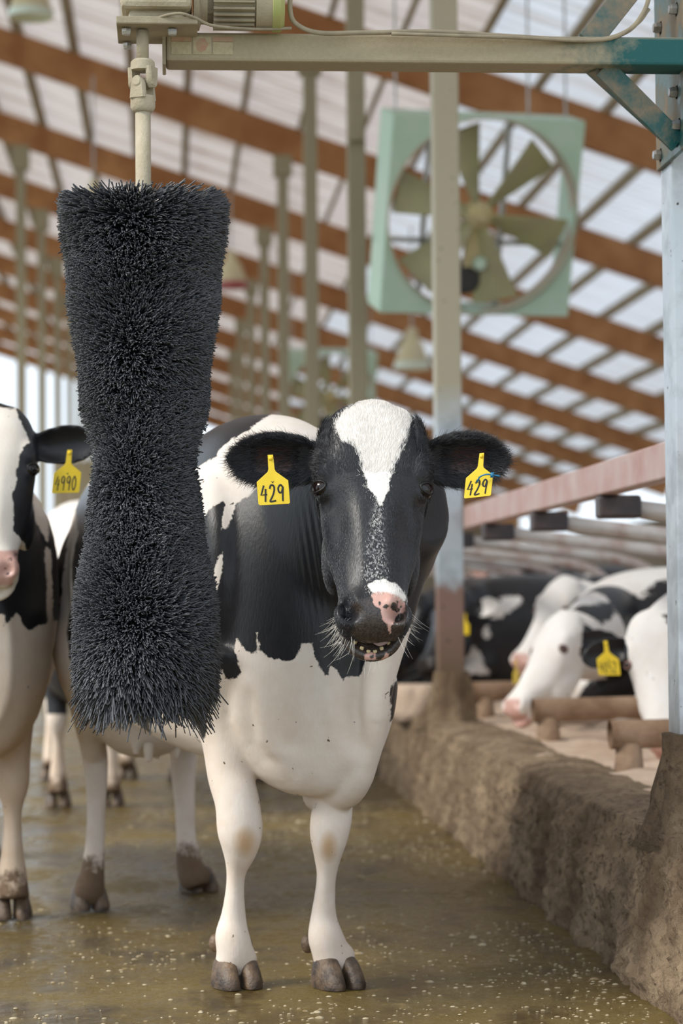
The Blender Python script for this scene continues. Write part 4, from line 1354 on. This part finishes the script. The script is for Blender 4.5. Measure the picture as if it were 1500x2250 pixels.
    # mouth lining, tongue, teeth
    MB().ball(H(0, .482, -.080), (.052, .034, .020), 12, (H.X, H.Y, H.Z)).build('mouth_lining', M['mouth'], cow, smooth=True)
    tg = MB(); pipe_se(tg, np.array([H(.01, .44, -.088), H(.018, .49, -.084), H(.026, .513, -.080), H(.03, .520, -.078)]), [.028, .030, .024, .010], [.010, .011, .009, .004], H.Z, 14)
    tg.build('tongue', M['tongue'], cow, smooth=True)
    tm = MB().box((0, 0, 0), (.0095, .011, .005), taper=.75).mesh('tooth')
    for i in range(8):
        q = (i - 3.5) / 3.5
        p = H(q * .049, .536 - .043 * q * q, -.096 + .004 * q * q)
        t_ = link('tooth', tm, M['tooth'], cow)
        fx = unit(H.X - H.Y * q * .9 * 1.0)
        fz = H.Z * .75 + -H.Y * .66
        fz = unit(fz - fx * (fz @ fx))
        mw = Matrix.Identity(4)
        for r_ in range(3): mw[r_][0], mw[r_][1], mw[r_][2], mw[r_][3] = fx[r_], fz[r_], np.cross(fx, fz)[r_], (p - root_p)[r_]
        t_.matrix_basis = mw
        b_ = t_.modifiers.new('b', 'BEVEL'); b_.width = .002; b_.segments = 2
    # ear tags
    ear_tag(cow, root_p, at(594, 1002, 4.745), unit(_R + _U * .05), unit(_U - _R * .08), unit(-_F), .066, '429', 'yellow ear tag in the ear beside the brush, number 429', ink=.0018)
    ear_tag(cow, root_p, at(1058, 998, 4.78), unit(_R * .9 + _U * .10 - _F * .3), unit(_U + _R * .10), unit(np.cross(unit(_R * .9 + _U * .10 - _F * .3), _U)), .059, '429', 'yellow ear tag with a blue cable tie, number 429', True, .0016)
    # ------------------------------------------------ fur
    rng = np.random.default_rng(3)
    Qr = Q
    no = get_no(me)
    earw = np.zeros(nn); earD = np.zeros((nn, 3))
    for base, e1, e2, e3, s in ears:
        q = Q - base
        a_, b_, c_ = q @ e1, q @ e2, q @ e3
        m_ = (a_ > -.01) & (np.abs(b_) < .08) & (np.abs(c_) < .085)
        earw = np.where(m_, 1, earw)
        d_ = e1[None] * .75 + e2[None] * (np.sign(b_) * sm(np.abs(b_), .0, .05) * .8)[:, None] - e3[None] * .1
        earD = np.where(m_[:, None], d_, earD)
    face = head & (hb[:, 2] > -.20) & (earw == 0) & (skf < .3) & (hb[:, 1] < .56)
    flow = np.zeros((nn, 3))
    dn = sm(hb[:, 1], .14, .22)                          # whorl between the eyes: up above it, down below
    flow += H.Y[None] * (dn * 2 - 1)[:, None] + H.X[None] * (hb[:, 0] * 5 * (1 - dn) + hb[:, 0] * 2 * dn)[:, None]
    neckm = (~head) & (hd[:, 0] > -.45) & (z > .78) & (earw == 0) & (blk > 2)
    flow = np.where(neckm[:, None], (-B.X * .6 - B.Z * .6)[None], flow)
    flow = np.where((earw > 0)[:, None], earD, flow)
    me2 = me
    def fur(nm, mask, N, L, rad, bend):
        me2.vertices.foreach_get  # geometry is stored relative to the root
        P, Nn, vi = sample(me2, mask.astype(float), N, rng)
        P = P + root_p
        D = flow[vi] + rng.normal(0, .22, (N, 3))
        D = D - Nn * (D * Nn).sum(1)[:, None]
        D /= np.maximum(np.linalg.norm(D, axis=1), 1e-6)[:, None]
        ln = L(vi) * rng.uniform(.6, 1.15, N)
        b_ = (blk[vi] + rng.normal(0, 3.0, N) > 0).astype(float)
        ro_ = (roan[vi] > .3) & (rng.random(N) < .22)
        b_ = np.where(ro_, .6, b_); b_ = np.where(ro_, .2, b_)
        strands(nm, P - Nn * .001, D, Nn, ln, rad, b_, M['fur'], cow, root_p, bend)
    fur('ear_fur', earw * (1 - .85 * np.minimum(1, inner * 1.6)), 30000, lambda v: .024 + .012 * rng.random(len(v)), .00042, .6)
    fur('face_fur', face, 46000, lambda v: np.where(hb[v, 1] < .17, .016, .0085), .00042, .42)
    fur('neck_fur', neckm, 26000, lambda v: np.full(len(v), .009), .0004, .16)
    # whiskers
    wm = head & (hb[:, 1] > .465) & (skf < .9) & (hb[:, 2] > -.16) & (hb[:, 2] < -.035)
    P, Nn, vi = sample(me, wm.astype(float), 120, rng)
    P = P + root_p
    D = Nn * .8 + H.Y[None] * .45 + rng.normal(0, .25, (120, 3)); D /= np.linalg.norm(D, axis=1)[:, None]
    strands('whiskers', P, D, np.tile(-_U, (120, 1)), rng.uniform(.02, .055, 120), .0004, np.zeros(120), M['whisker'], cow, root_p, .25, 5)
    return cow, B, H


MAIN = build_main()
# ---------------------------------------------------------------- the rest of the herd
FRONT_LEG = [(.0, .115, .055, .050, .048), (-.012, .115, .13, .042, .040), (-.006, .115, .20, .033, .030), (0, .115, .30, .032, .026), (.012, .115, .38, .052, .046), (.005, .12, .47, .052, .046), (-.01, .125, .60, .075, .058), (-.02, .13, .76, .10, .07), (0, .13, .92, .10, .06)]
HIND_LEG = [(-1.53, .19, .055, .050, .046), (-1.57, .19, .13, .042, .038), (-1.60, .19, .28, .035, .026), (-1.63, .19, .42, .05, .036), (-1.58, .19, .54, .062, .042), (-1.48, .19, .70, .10, .07), (-1.4, .18, .9, .16, .10)]
STAND = [(-1.70, 0, 1.06, .05, 1.15, .96), (-1.62, 0, 1.05, .17, 1.25, .84), (-1.45, 0, 1.02, .25, 1.32, .74), (-1.2, 0, .97, .30, 1.325, .62), (-.9, 0, .88, .335, 1.305, .535), (-.6, 0, .86, .335, 1.305, .50), (-.35, 0, .87, .30, 1.325, .485), (-.15, 0, .90, .245, 1.345, .475), (0, 0, .88, .235, 1.31, .46), (.13, 0, .83, .21, 1.20, .45), (.24, 0, .78, .15, 1.06, .47), (.31, 0, .74, .08, .93, .55)]
LIE = [(-1.66, 0, .28, .07, .40, .12), (-1.5, 0, .33, .24, .58, .02), (-1.2, 0, .36, .36, .66, .0), (-.8, 0, .37, .40, .68, .0), (-.4, 0, .38, .36, .70, .0), (-.1, 0, .38, .27, .68, .01), (.08, 0, .36, .20, .60, .03), (.2, 0, .34, .11, .48, .08)]


def herd_cow(label, root_p, fwd, head_o, head_Y, head_Z, k, coat, mat, voxel=.013, lying=False, ears=((-1, None), (1, None)), tags=(), scale=1.0, legs=True, tags_k=.066, head=True, group='cows', udder=False, fold=True):
    root_p = np.asarray(root_p, float)
    f_ = np.array([fwd[0], fwd[1], 0.]); f_ = unit(f_)
    B = Frame(root_p, f_ * scale, np.array([-f_[1], f_[0], 0]) * scale, np.array([0, 0, 1.]) * scale)
    cow = tag(empty('cow', tuple(root_p)), label, 'cow', group)
    mb = MB()
    torso(mb, B, LIE if lying else STAND)
    nb = .40 if lying else 1.04
    ht = .24 if lying else .29
    if head:
        Y = unit(head_Y); Z = unit(np.asarray(head_Z) - Y * (np.asarray(head_Z) @ Y)); X = np.cross(Y, Z) * -1
        H = Frame(head_o, X, Y, Z)
        head_shape(mb, H, k, True, 0)
        hb_ = H(0, .10 * k, -.15 * k)
        s0 = B(-.10, 0, nb)
        m1 = s0 * .55 + hb_ * .45 + B.Z * (.03)
        P = np.array([s0, s0 * .75 + m1 * .25 + B.X * .03, m1, hb_ * .7 + m1 * .3, hb_])
        pipe_se(mb, P, [.19, .17, .135, .115, .095], [ht, ht * .9, .20, .16, .12], B.Z + .01 * B.X, 24)
        EAR = []
        for s, e in ears:
            if e is None: e = H.X * s * .95 - H.Y * .12 - H.Z * .22
            base = H(s * .108 * k, .100 * k, -.095 * k)
            e3 = H.Z * .8 + H.Y * .35 + H.X * s * .25
            EAR.append((np.asarray(base), *ear_shape(mb, base, e, e3, .185 * k, .056 * k, .6, .009), s))
    if lying and fold:
        for s in (-1, 1):       # folded fore legs and the haunch
            pipe_se(mb, np.array([B(-.05, s * .17, .22), B(.22, s * .16, .10), B(.30, s * .15, .07), B(.12, s * .15, .05), B(.0, s * .14, .05)]), [.08, .065, .055, .04, .04], [.09, .06, .05, .04, .045], B.Y, 16)
            mb.ball(B(-1.22, s * .27, .27), np.array([.30, .14, .25]) * scale, 10, (f_, np.array([-f_[1], f_[0], 0]), (0, 0, 1)))
            mb.ball(B(-.85, s * .36, .12), np.array([.18, .10, .12]) * scale, 10, (f_, np.array([-f_[1], f_[0], 0]), (0, 0, 1)))
    if not lying:
        for s in (-1, 1):
            for L_ in (FRONT_LEG, HIND_LEG):
                pipe_se(mb, np.array([B(a, s * b, c) for a, b, c, d, e in L_]), [r[4] * scale for r in L_], [r[3] * scale for r in L_], B.X, 18, 2.1, 3)
            mb.ball(B(-.02, s * .18, .92), np.array([.16, .07, .26]), 10, (B.X, B.Y, B.Z))
        mb.tube(spline([B(-1.66, 0, 1.25), B(-1.74, .0, 1.12), B(-1.76, .01, .9), B(-1.75, .02, .62)], 4), .022, 8)
        if udder:
            mb.ball(B(-1.3, 0, .60), (.16, .15, .13), 10)
    me = fused(mb, voxel, 4)
    Q = get_co(me)
    if head:
        for s in (-1, 1):
            Q = push(Q, H, (s * .052 * k, .492 * k, 0), (.016 * k, .016 * k, .03), (0, 0, -.02 * k))
            Q = push(Q, H, (s * .118 * k, .186 * k, -.045 * k), (.018, .015, .03), (s * -.008, 0, -.004))
    hb = H.inv(Q) / k if head else np.full((len(Q), 3), 9.)
    A = coat(Q, B.inv(Q) / scale ** 2, hb, survey(Q))
    if head and 'skin' not in A:
        A['skin'] = sm(hb[:, 1], .462, .475) * sm(hb[:, 2], -.12, -.10) * (np.abs(hb[:, 0]) < .06) * (hb[:, 1] < .6) * (hb[:, 2] > -.14)
        A.setdefault('pink', np.full(len(Q), .05))
    if head:
        for base, e1, e2, e3, s in EAR:
            q = Q - base; a_, b_, c_ = q @ e1, q @ e2, q @ e3
            if 'ear' in A: A['black'] = np.where((a_ > .01) & (np.abs(b_) < .07) & (np.abs(c_) < .08), A['ear'], A['black'])
    z = (Q[:, 2] - root_p[2])
    A.setdefault('dirt_warm', .08 + .25 * sm(.9 - z, 0, .5))
    A.setdefault('muck', .5 * sm(.20 - z, 0, .16) if not lying else np.zeros(len(Q)))
    me.vertices.foreach_set('co', (Q - root_p).ravel()); me.update()
    for nm in ('black', 'skin', 'pink', 'dirt_warm', 'muck'):
        if nm in A: put_attr(me, nm, A[nm])
    me.name = 'body'
    link('body', me, mat, cow)
    if head:
        for s in (-1, 1): eye(cow, H, k, s, A.get('lid', M['lid']))
    if not lying:
        for s in (-1, 1):
            for L_ in (FRONT_LEG, HIND_LEG):
                p = B(L_[0][0] - .035, s * L_[0][1], 0)
                h_ = MB(); claws(h_, Frame(p, np.cross(f_, (0, 0, 1)), f_, (0, 0, 1)))
                h_.build('hoof', M['hoof'], cow, auto=.9)
    for text, top, X, Y, Z, kk, lb in tags:
        ear_tag(cow, root_p, top, X, Y, Z, kk, text, lb, ink=.0014)
    return cow, H if head else None


def patches(Q, seed, thr, sc=2.0):
    return np.array([noise.fractal(Vector((p[0] * sc + seed, p[1] * sc, p[2] * sc)), 1.0, 2.0, 2) for p in Q]) - thr


camv = lambda r, u, f: _R * r + _U * u + _F * f          # a direction given as right, up, away from the viewer


# ---- the cow at the left edge
def coat_left(Q, b, h, sv):
    C = lambda pts: [(x / 2.885, y / 2.885 + 860) for x, y in pts]
    n = len(Q)
    head = (h[:, 1] < .60) & (h[:, 2] > -.26) & (np.abs(h[:, 0]) < .3)
    body = np.full(n, 40.)
    for w in (C([(205, 640), (300, 700), (310, 820), (305, 980), (270, 900), (215, 800)]), C([(285, 980), (320, 1000), (350, 1700), (300, 1700), (302, 1480), (300, 1200)]),
              [(-200, 1372), (0, 1350), (10, 1352), (8, 1376), (22, 1362), (35, 1345), (40, 1352), (52, 1378), (62, 1384), (105, 1368), (140, 1360), (140, 2200), (-300, 2200)]):
        body = np.minimum(body, -poly_sd(sv, w))
    body = np.where(b[:, 0] < -.45, 1000 * patches(Q, 3.3, .02), body)
    hk = np.full(n, -40.)
    hk = np.maximum(hk, poly_sd(sv, C([(20, 60), (80, 60), (140, 190), (185, 320), (122, 400), (105, 600), (75, 650), (88, 880), (150, 960), (200, 1140), (290, 1140), (400, 800), (400, 200), (150, 0), (40, 0)])))
    hk = np.maximum(hk, poly_sd(sv, [(-200, 860), (40, 870), (30, 900), (-30, 890), (-200, 900)]))
    hk = np.where(h[:, 1] > .43, -40, hk)
    blk = np.where(head & (h[:, 2] > -.16), hk, body) / 800
    skin = sm(poly_sd(sv, C([(-300, 1010), (30, 1010), (100, 1005), (140, 1020), (150, 1080), (120, 1150), (90, 1190), (80, 1230), (-300, 1235)])), -2, 2) * (h[:, 1] > .36)
    pink = np.full(n, .05)
    for x, y, r in ((66, 1062, 12), (36, 1122, 9), (50, 1155, 9), (98, 1036, 9)):
        p = C([(x, y)])[0]
        pink = np.minimum(pink, (np.hypot(sv[:, 0] - p[0], sv[:, 1] - p[1]) - r / 2.885) / 800)
    z = Q[:, 2]
    dirt_warm = np.where(head, .05, .30 + .30 * sm(.85 - z, 0, .4))  # grubby tan, with light bounced off the ground painted in
    return dict(black=blk, skin=skin, pink=pink, dirt_warm=dirt_warm, ear=np.full(n, .05), muck=.62 * sm(.26 - z, 0, .2))


rt = on_z(-62, 2022); rt[2] = 0
tl = math.radians(22)
herd_cow('white-faced cow at the left edge beside the brush, pink nose, tagged 4990', rt, camv(.26, 0, -1),
         at(-22, 886, 5.98), camv(.05, -math.cos(tl), -math.sin(tl)), camv(.0, math.sin(tl), -math.cos(tl)), .95, coat_left, M['coat_tan'], .0075,
         ears=((-1, None), (1, camv(1, .12, .15))),
         tags=(('4990', at(153, 991, 6.0), camv(1, .03, .12), camv(.10, 1, 0), camv(.12, 0, -1), .072, 'yellow ear tag numbered 4990'),), udder=True)


# ---- two cows standing farther back in the alley
def coat_back(seed, thr, leg=None):
    def f(Q, b, h, sv):
        blk = patches(Q, seed, thr) * .5
        blk = np.where(b[:, 2] < .40, -.05, blk)
        if leg is not None: blk = np.where((b[:, 2] > .40) & (b[:, 2] < .66) & (b[:, 1] * leg > 0), .05, np.where(b[:, 2] > .66, -.05, blk)) if leg else blk
        return dict(black=blk, dirt_warm=.12 + .5 * sm(.6 - b[:, 2], 0, .4), muck=.75 * sm(.24 - b[:, 2], 0, .2))
    return f


p = on_z(186, 1772); p[2] = 0
herd_cow('cow standing behind the brush, black thighs and pale lower legs', p, camv(.1, 0, -1), p + np.array([.1, -.5, 1.05]), camv(.1, -.9, -.4), camv(0, .4, -.9), 1, coat_back(1.0, .0, -1), M['coat_far'], .014)
p = on_z(570, 1667); p[2] = 0
herd_cow('cow standing farthest back in the alley, behind the cow tagged 429', p, camv(.1, 0, 1), p + np.array([.1, .5, 1.0]), camv(.1, -.9, .4), camv(.0, .4, .9), 1, coat_back(7.0, .0), M['coat_far'], .014)


# ---- cows lying in the stalls
def coat_lie(seed, thr, head='white', sc=1.7, polys=(), hpolys=(), ear=None):
    def f(Q, b, h, sv):
        blk = patches(Q, seed, thr, sc) * .6
        for pol, v in polys:
            d = poly_sd(sv, pol) / 600
            blk = np.maximum(blk, d) if v else np.minimum(blk, -d)
        hd = (h[:, 1] < .62) & (h[:, 1] > -.05) & (h[:, 2] > -.24) & (np.abs(h[:, 0]) < .16)
        hv = np.full(len(Q), -.05 if head == 'white' else .05)
        for pol, v in hpolys:
            d = poly_sd(sv, pol) / 600
            hv = np.maximum(hv, d) if v else np.minimum(hv, -d)
        blk = np.where(hd, hv, blk)
        A = dict(black=blk, dirt_warm=np.full(len(Q), .06) + .25 * sm(.55 - Q[:, 2], 0, .25))
        if head != 'white': A['pink'] = np.full(len(Q), -.05)
        A['lid'] = M['lidpink'] if head == 'white' else M['lid']
        if ear is not None: A['ear'] = np.full(len(Q), ear)
        return A
    return f


def nose_dir(a, b): return unit(np.asarray(b) - np.asarray(a))


BED = .325
# the white cow in profile
po, no_ = at(1228, 1338, 9.45), at(1104, 1574, 9.25)
p = at(1330, 1400, 10.08); p[2] = BED
herd_cow('white-headed cow lying in profile with its muzzle over the curb', p, (-.98, -.12), po, nose_dir(po, no_), camv(-.80, .42, -.42), .96,
         coat_lie(2.0, .22, 'white', polys=(([(1285, 1330), (1345, 1322), (1352, 1350), (1320, 1372), (1290, 1362)], 1), ([(1365, 1348), (1402, 1340), (1400, 1372), (1372, 1376)], 1), ([(1335, 1440), (1400, 1440), (1398, 1560), (1330, 1545)], 1), ([(1250, 1338), (1262, 1350), (1262, 1372), (1252, 1368)], 1)), ear=.05), M['coat_far'], .010, True,
         ears=((-1, camv(-.3, -.6, .6)), (1, camv(.95, -.12, -.1))),
         tags=(('', at(1133, 1452, 9.2), camv(.5, 0, .9), camv(0, 1, 0), camv(-.8, 0, -.5), .06, 'yellow ear tag edge on'),))
# the white-faced cow behind the right-hand post
po = at(1432, 1340, 7.75)
p = at(1545, 1400, 8.86); p[2] = BED
herd_cow('white-faced cow lying beside the right post, black ear with yellow tag', p, (-.9, -.35), po, camv(.05, -.93, -.35), camv(-.28, .36, -.9), .93,
         coat_lie(5.0, .35, 'white', hpolys=(([(1458, 1352), (1520, 1340), (1520, 1385), (1470, 1380)], 1), ([(1360, 1470), (1376, 1480), (1398, 1560), (1402, 1625), (1385, 1560)], 1)), ear=.05), M['coat_far'], .010, True,
         ears=((-1, camv(-1, -.28, .05)), (1, None)),
         tags=(('4052', at(1330, 1410, 7.72), camv(1, .0, -.1), camv(-.12, 1, 0), camv(0, 0, -1), .074, 'yellow ear tag on the black ear'),))
# the white head behind
po, no_ = at(1232, 1262, 11.2), at(1128, 1462, 11.0)
p = at(1330, 1340, 11.4); p[2] = BED
herd_cow('white-headed cow lying right behind the cow in profile', p, (-.98, -.1), po, nose_dir(po, no_), camv(-.75, .42, -.5), 1.0,
         coat_lie(9.0, .10, 'white', polys=(([(1312, 1300), (1345, 1292), (1340, 1330), (1310, 1340)], 1),)), M['coat_far'], .013, True,
         tags=(('', at(1292, 1300, 11.0), camv(1, 0, .3), camv(0, 1, 0), camv(.2, 0, -1), .06, 'yellow ear tag'),))
# black shoulder right of the dusty post
po, no_ = at(992, 1290, 12.4), at(940, 1430, 12.2)
p = at(1035, 1400, 12.62); p[2] = BED
herd_cow('black cow with a white shoulder patch, its head behind the dusty post', p, (-.97, -.22), po, nose_dir(po, no_), camv(-.7, .5, -.5), 1.0,
         coat_lie(4.0, -.9, 'black', polys=(([(1040, 1316), (1140, 1308), (1150, 1318), (1112, 1348), (1098, 1360), (1066, 1362), (1078, 1396), (1068, 1402), (1040, 1350)], 0), ([(1018, 1400), (1030, 1402), (1075, 1480), (1018, 1480)], 0))), M['coat_far'], .013, True,
         tags=(('', at(1022, 1350, 12.1), camv(.5, 0, -.8), camv(0, 1, 0), camv(.8, 0, -.5), .07, 'yellow ear tag edge on'),))
# far rows
po, no_ = at(1100, 1185, 16.2), at(1050, 1236, 15.8)
p = at(1210, 1290, 16.45); p[2] = BED
herd_cow('black-backed cow with a pale pink muzzle, far back among the stall pipes', p, (-.98, -.1), po, nose_dir(po, no_), camv(-.6, .7, -.3), 1.0,
         coat_lie(14.0, -.7, 'white', polys=(([(1100, 1200), (1140, 1205), (1130, 1240), (1095, 1236)], 0),), hpolys=(([(1090, 1180), (1130, 1180), (1130, 1240), (1092, 1225)], 1),)), M['coat_far'], .016, True, scale=1.15)
po, no_ = at(1150, 1262, 14.6), at(1105, 1370, 14.4)
p = at(1200, 1330, 15.15); p[2] = BED
herd_cow('black cow with a tan-white flank under the bent end of a stall pipe', p, (-.98, -.1), po, nose_dir(po, no_), camv(-.75, .42, -.5), 1.0,
         coat_lie(21.0, -.9, 'black', polys=(([(1240, 1275), (1290, 1262), (1335, 1282), (1350, 1310), (1260, 1310)], 0),)), M['coat_far'], .016, True, scale=1.12)
po, no_ = at(905, 1300, 13.5), at(862, 1420, 13.3)
p = at(960, 1400, 13.86); p[2] = BED
herd_cow('black and white cow lying left of the dusty post', p, (-.98, -.1), po, nose_dir(po, no_), camv(-.75, .42, -.5), 1.0,
         coat_lie(30.0, -.4, 'black', polys=(([(925, 1350), (965, 1310), (965, 1340), (930, 1368)], 0),)), M['coat_far'], .016, True)
po, no_ = at(1045, 1262, 20.6), at(1008, 1340, 20.4)
p = at(1085, 1305, 20.8); p[2] = BED
herd_cow('farthest stall cow, black with a white face stripe, between the post and the pipes', p, (-.97, -.2), po, nose_dir(po, no_), camv(-.7, .5, -.5), 1.0,
         coat_lie(37.0, -.1, 'black', hpolys=(([(1030, 1262), (1052, 1262), (1062, 1306), (1030, 1306)], 0),)), M['coat_far'], .016, True, scale=1.1)

# sand-covered block on the curb left of the dusty post
bp = np.array([1.17, 10.75, .33])
rings = []
for h, k_ in ((0, 1.06), (.05, 1.04), (.11, 1.0), (.15, .94), (.165, .80)):
    a = np.arange(36) * 2 * PI / 36
    rr = .12 * k_ * np.array([1 / max(abs(math.cos(q)), abs(math.sin(q))) ** .8 for q in a]) * (1 + .14 * np.array([fbm(math.cos(q) * 2, math.sin(q) * 2, h * 12) for q in a]))
    rings.append(np.stack([bp[0] + rr * np.cos(a) * .9, bp[1] + rr * np.sin(a) * 1.7, np.full(36, bp[2] + h - .01)], 1))
o = MB().loft(rings).build('concrete_block', M['sand'], None, smooth=True, origin=bp)
tag(o, 'pale sand-covered block on the curb just left of the dusty post', 'block')
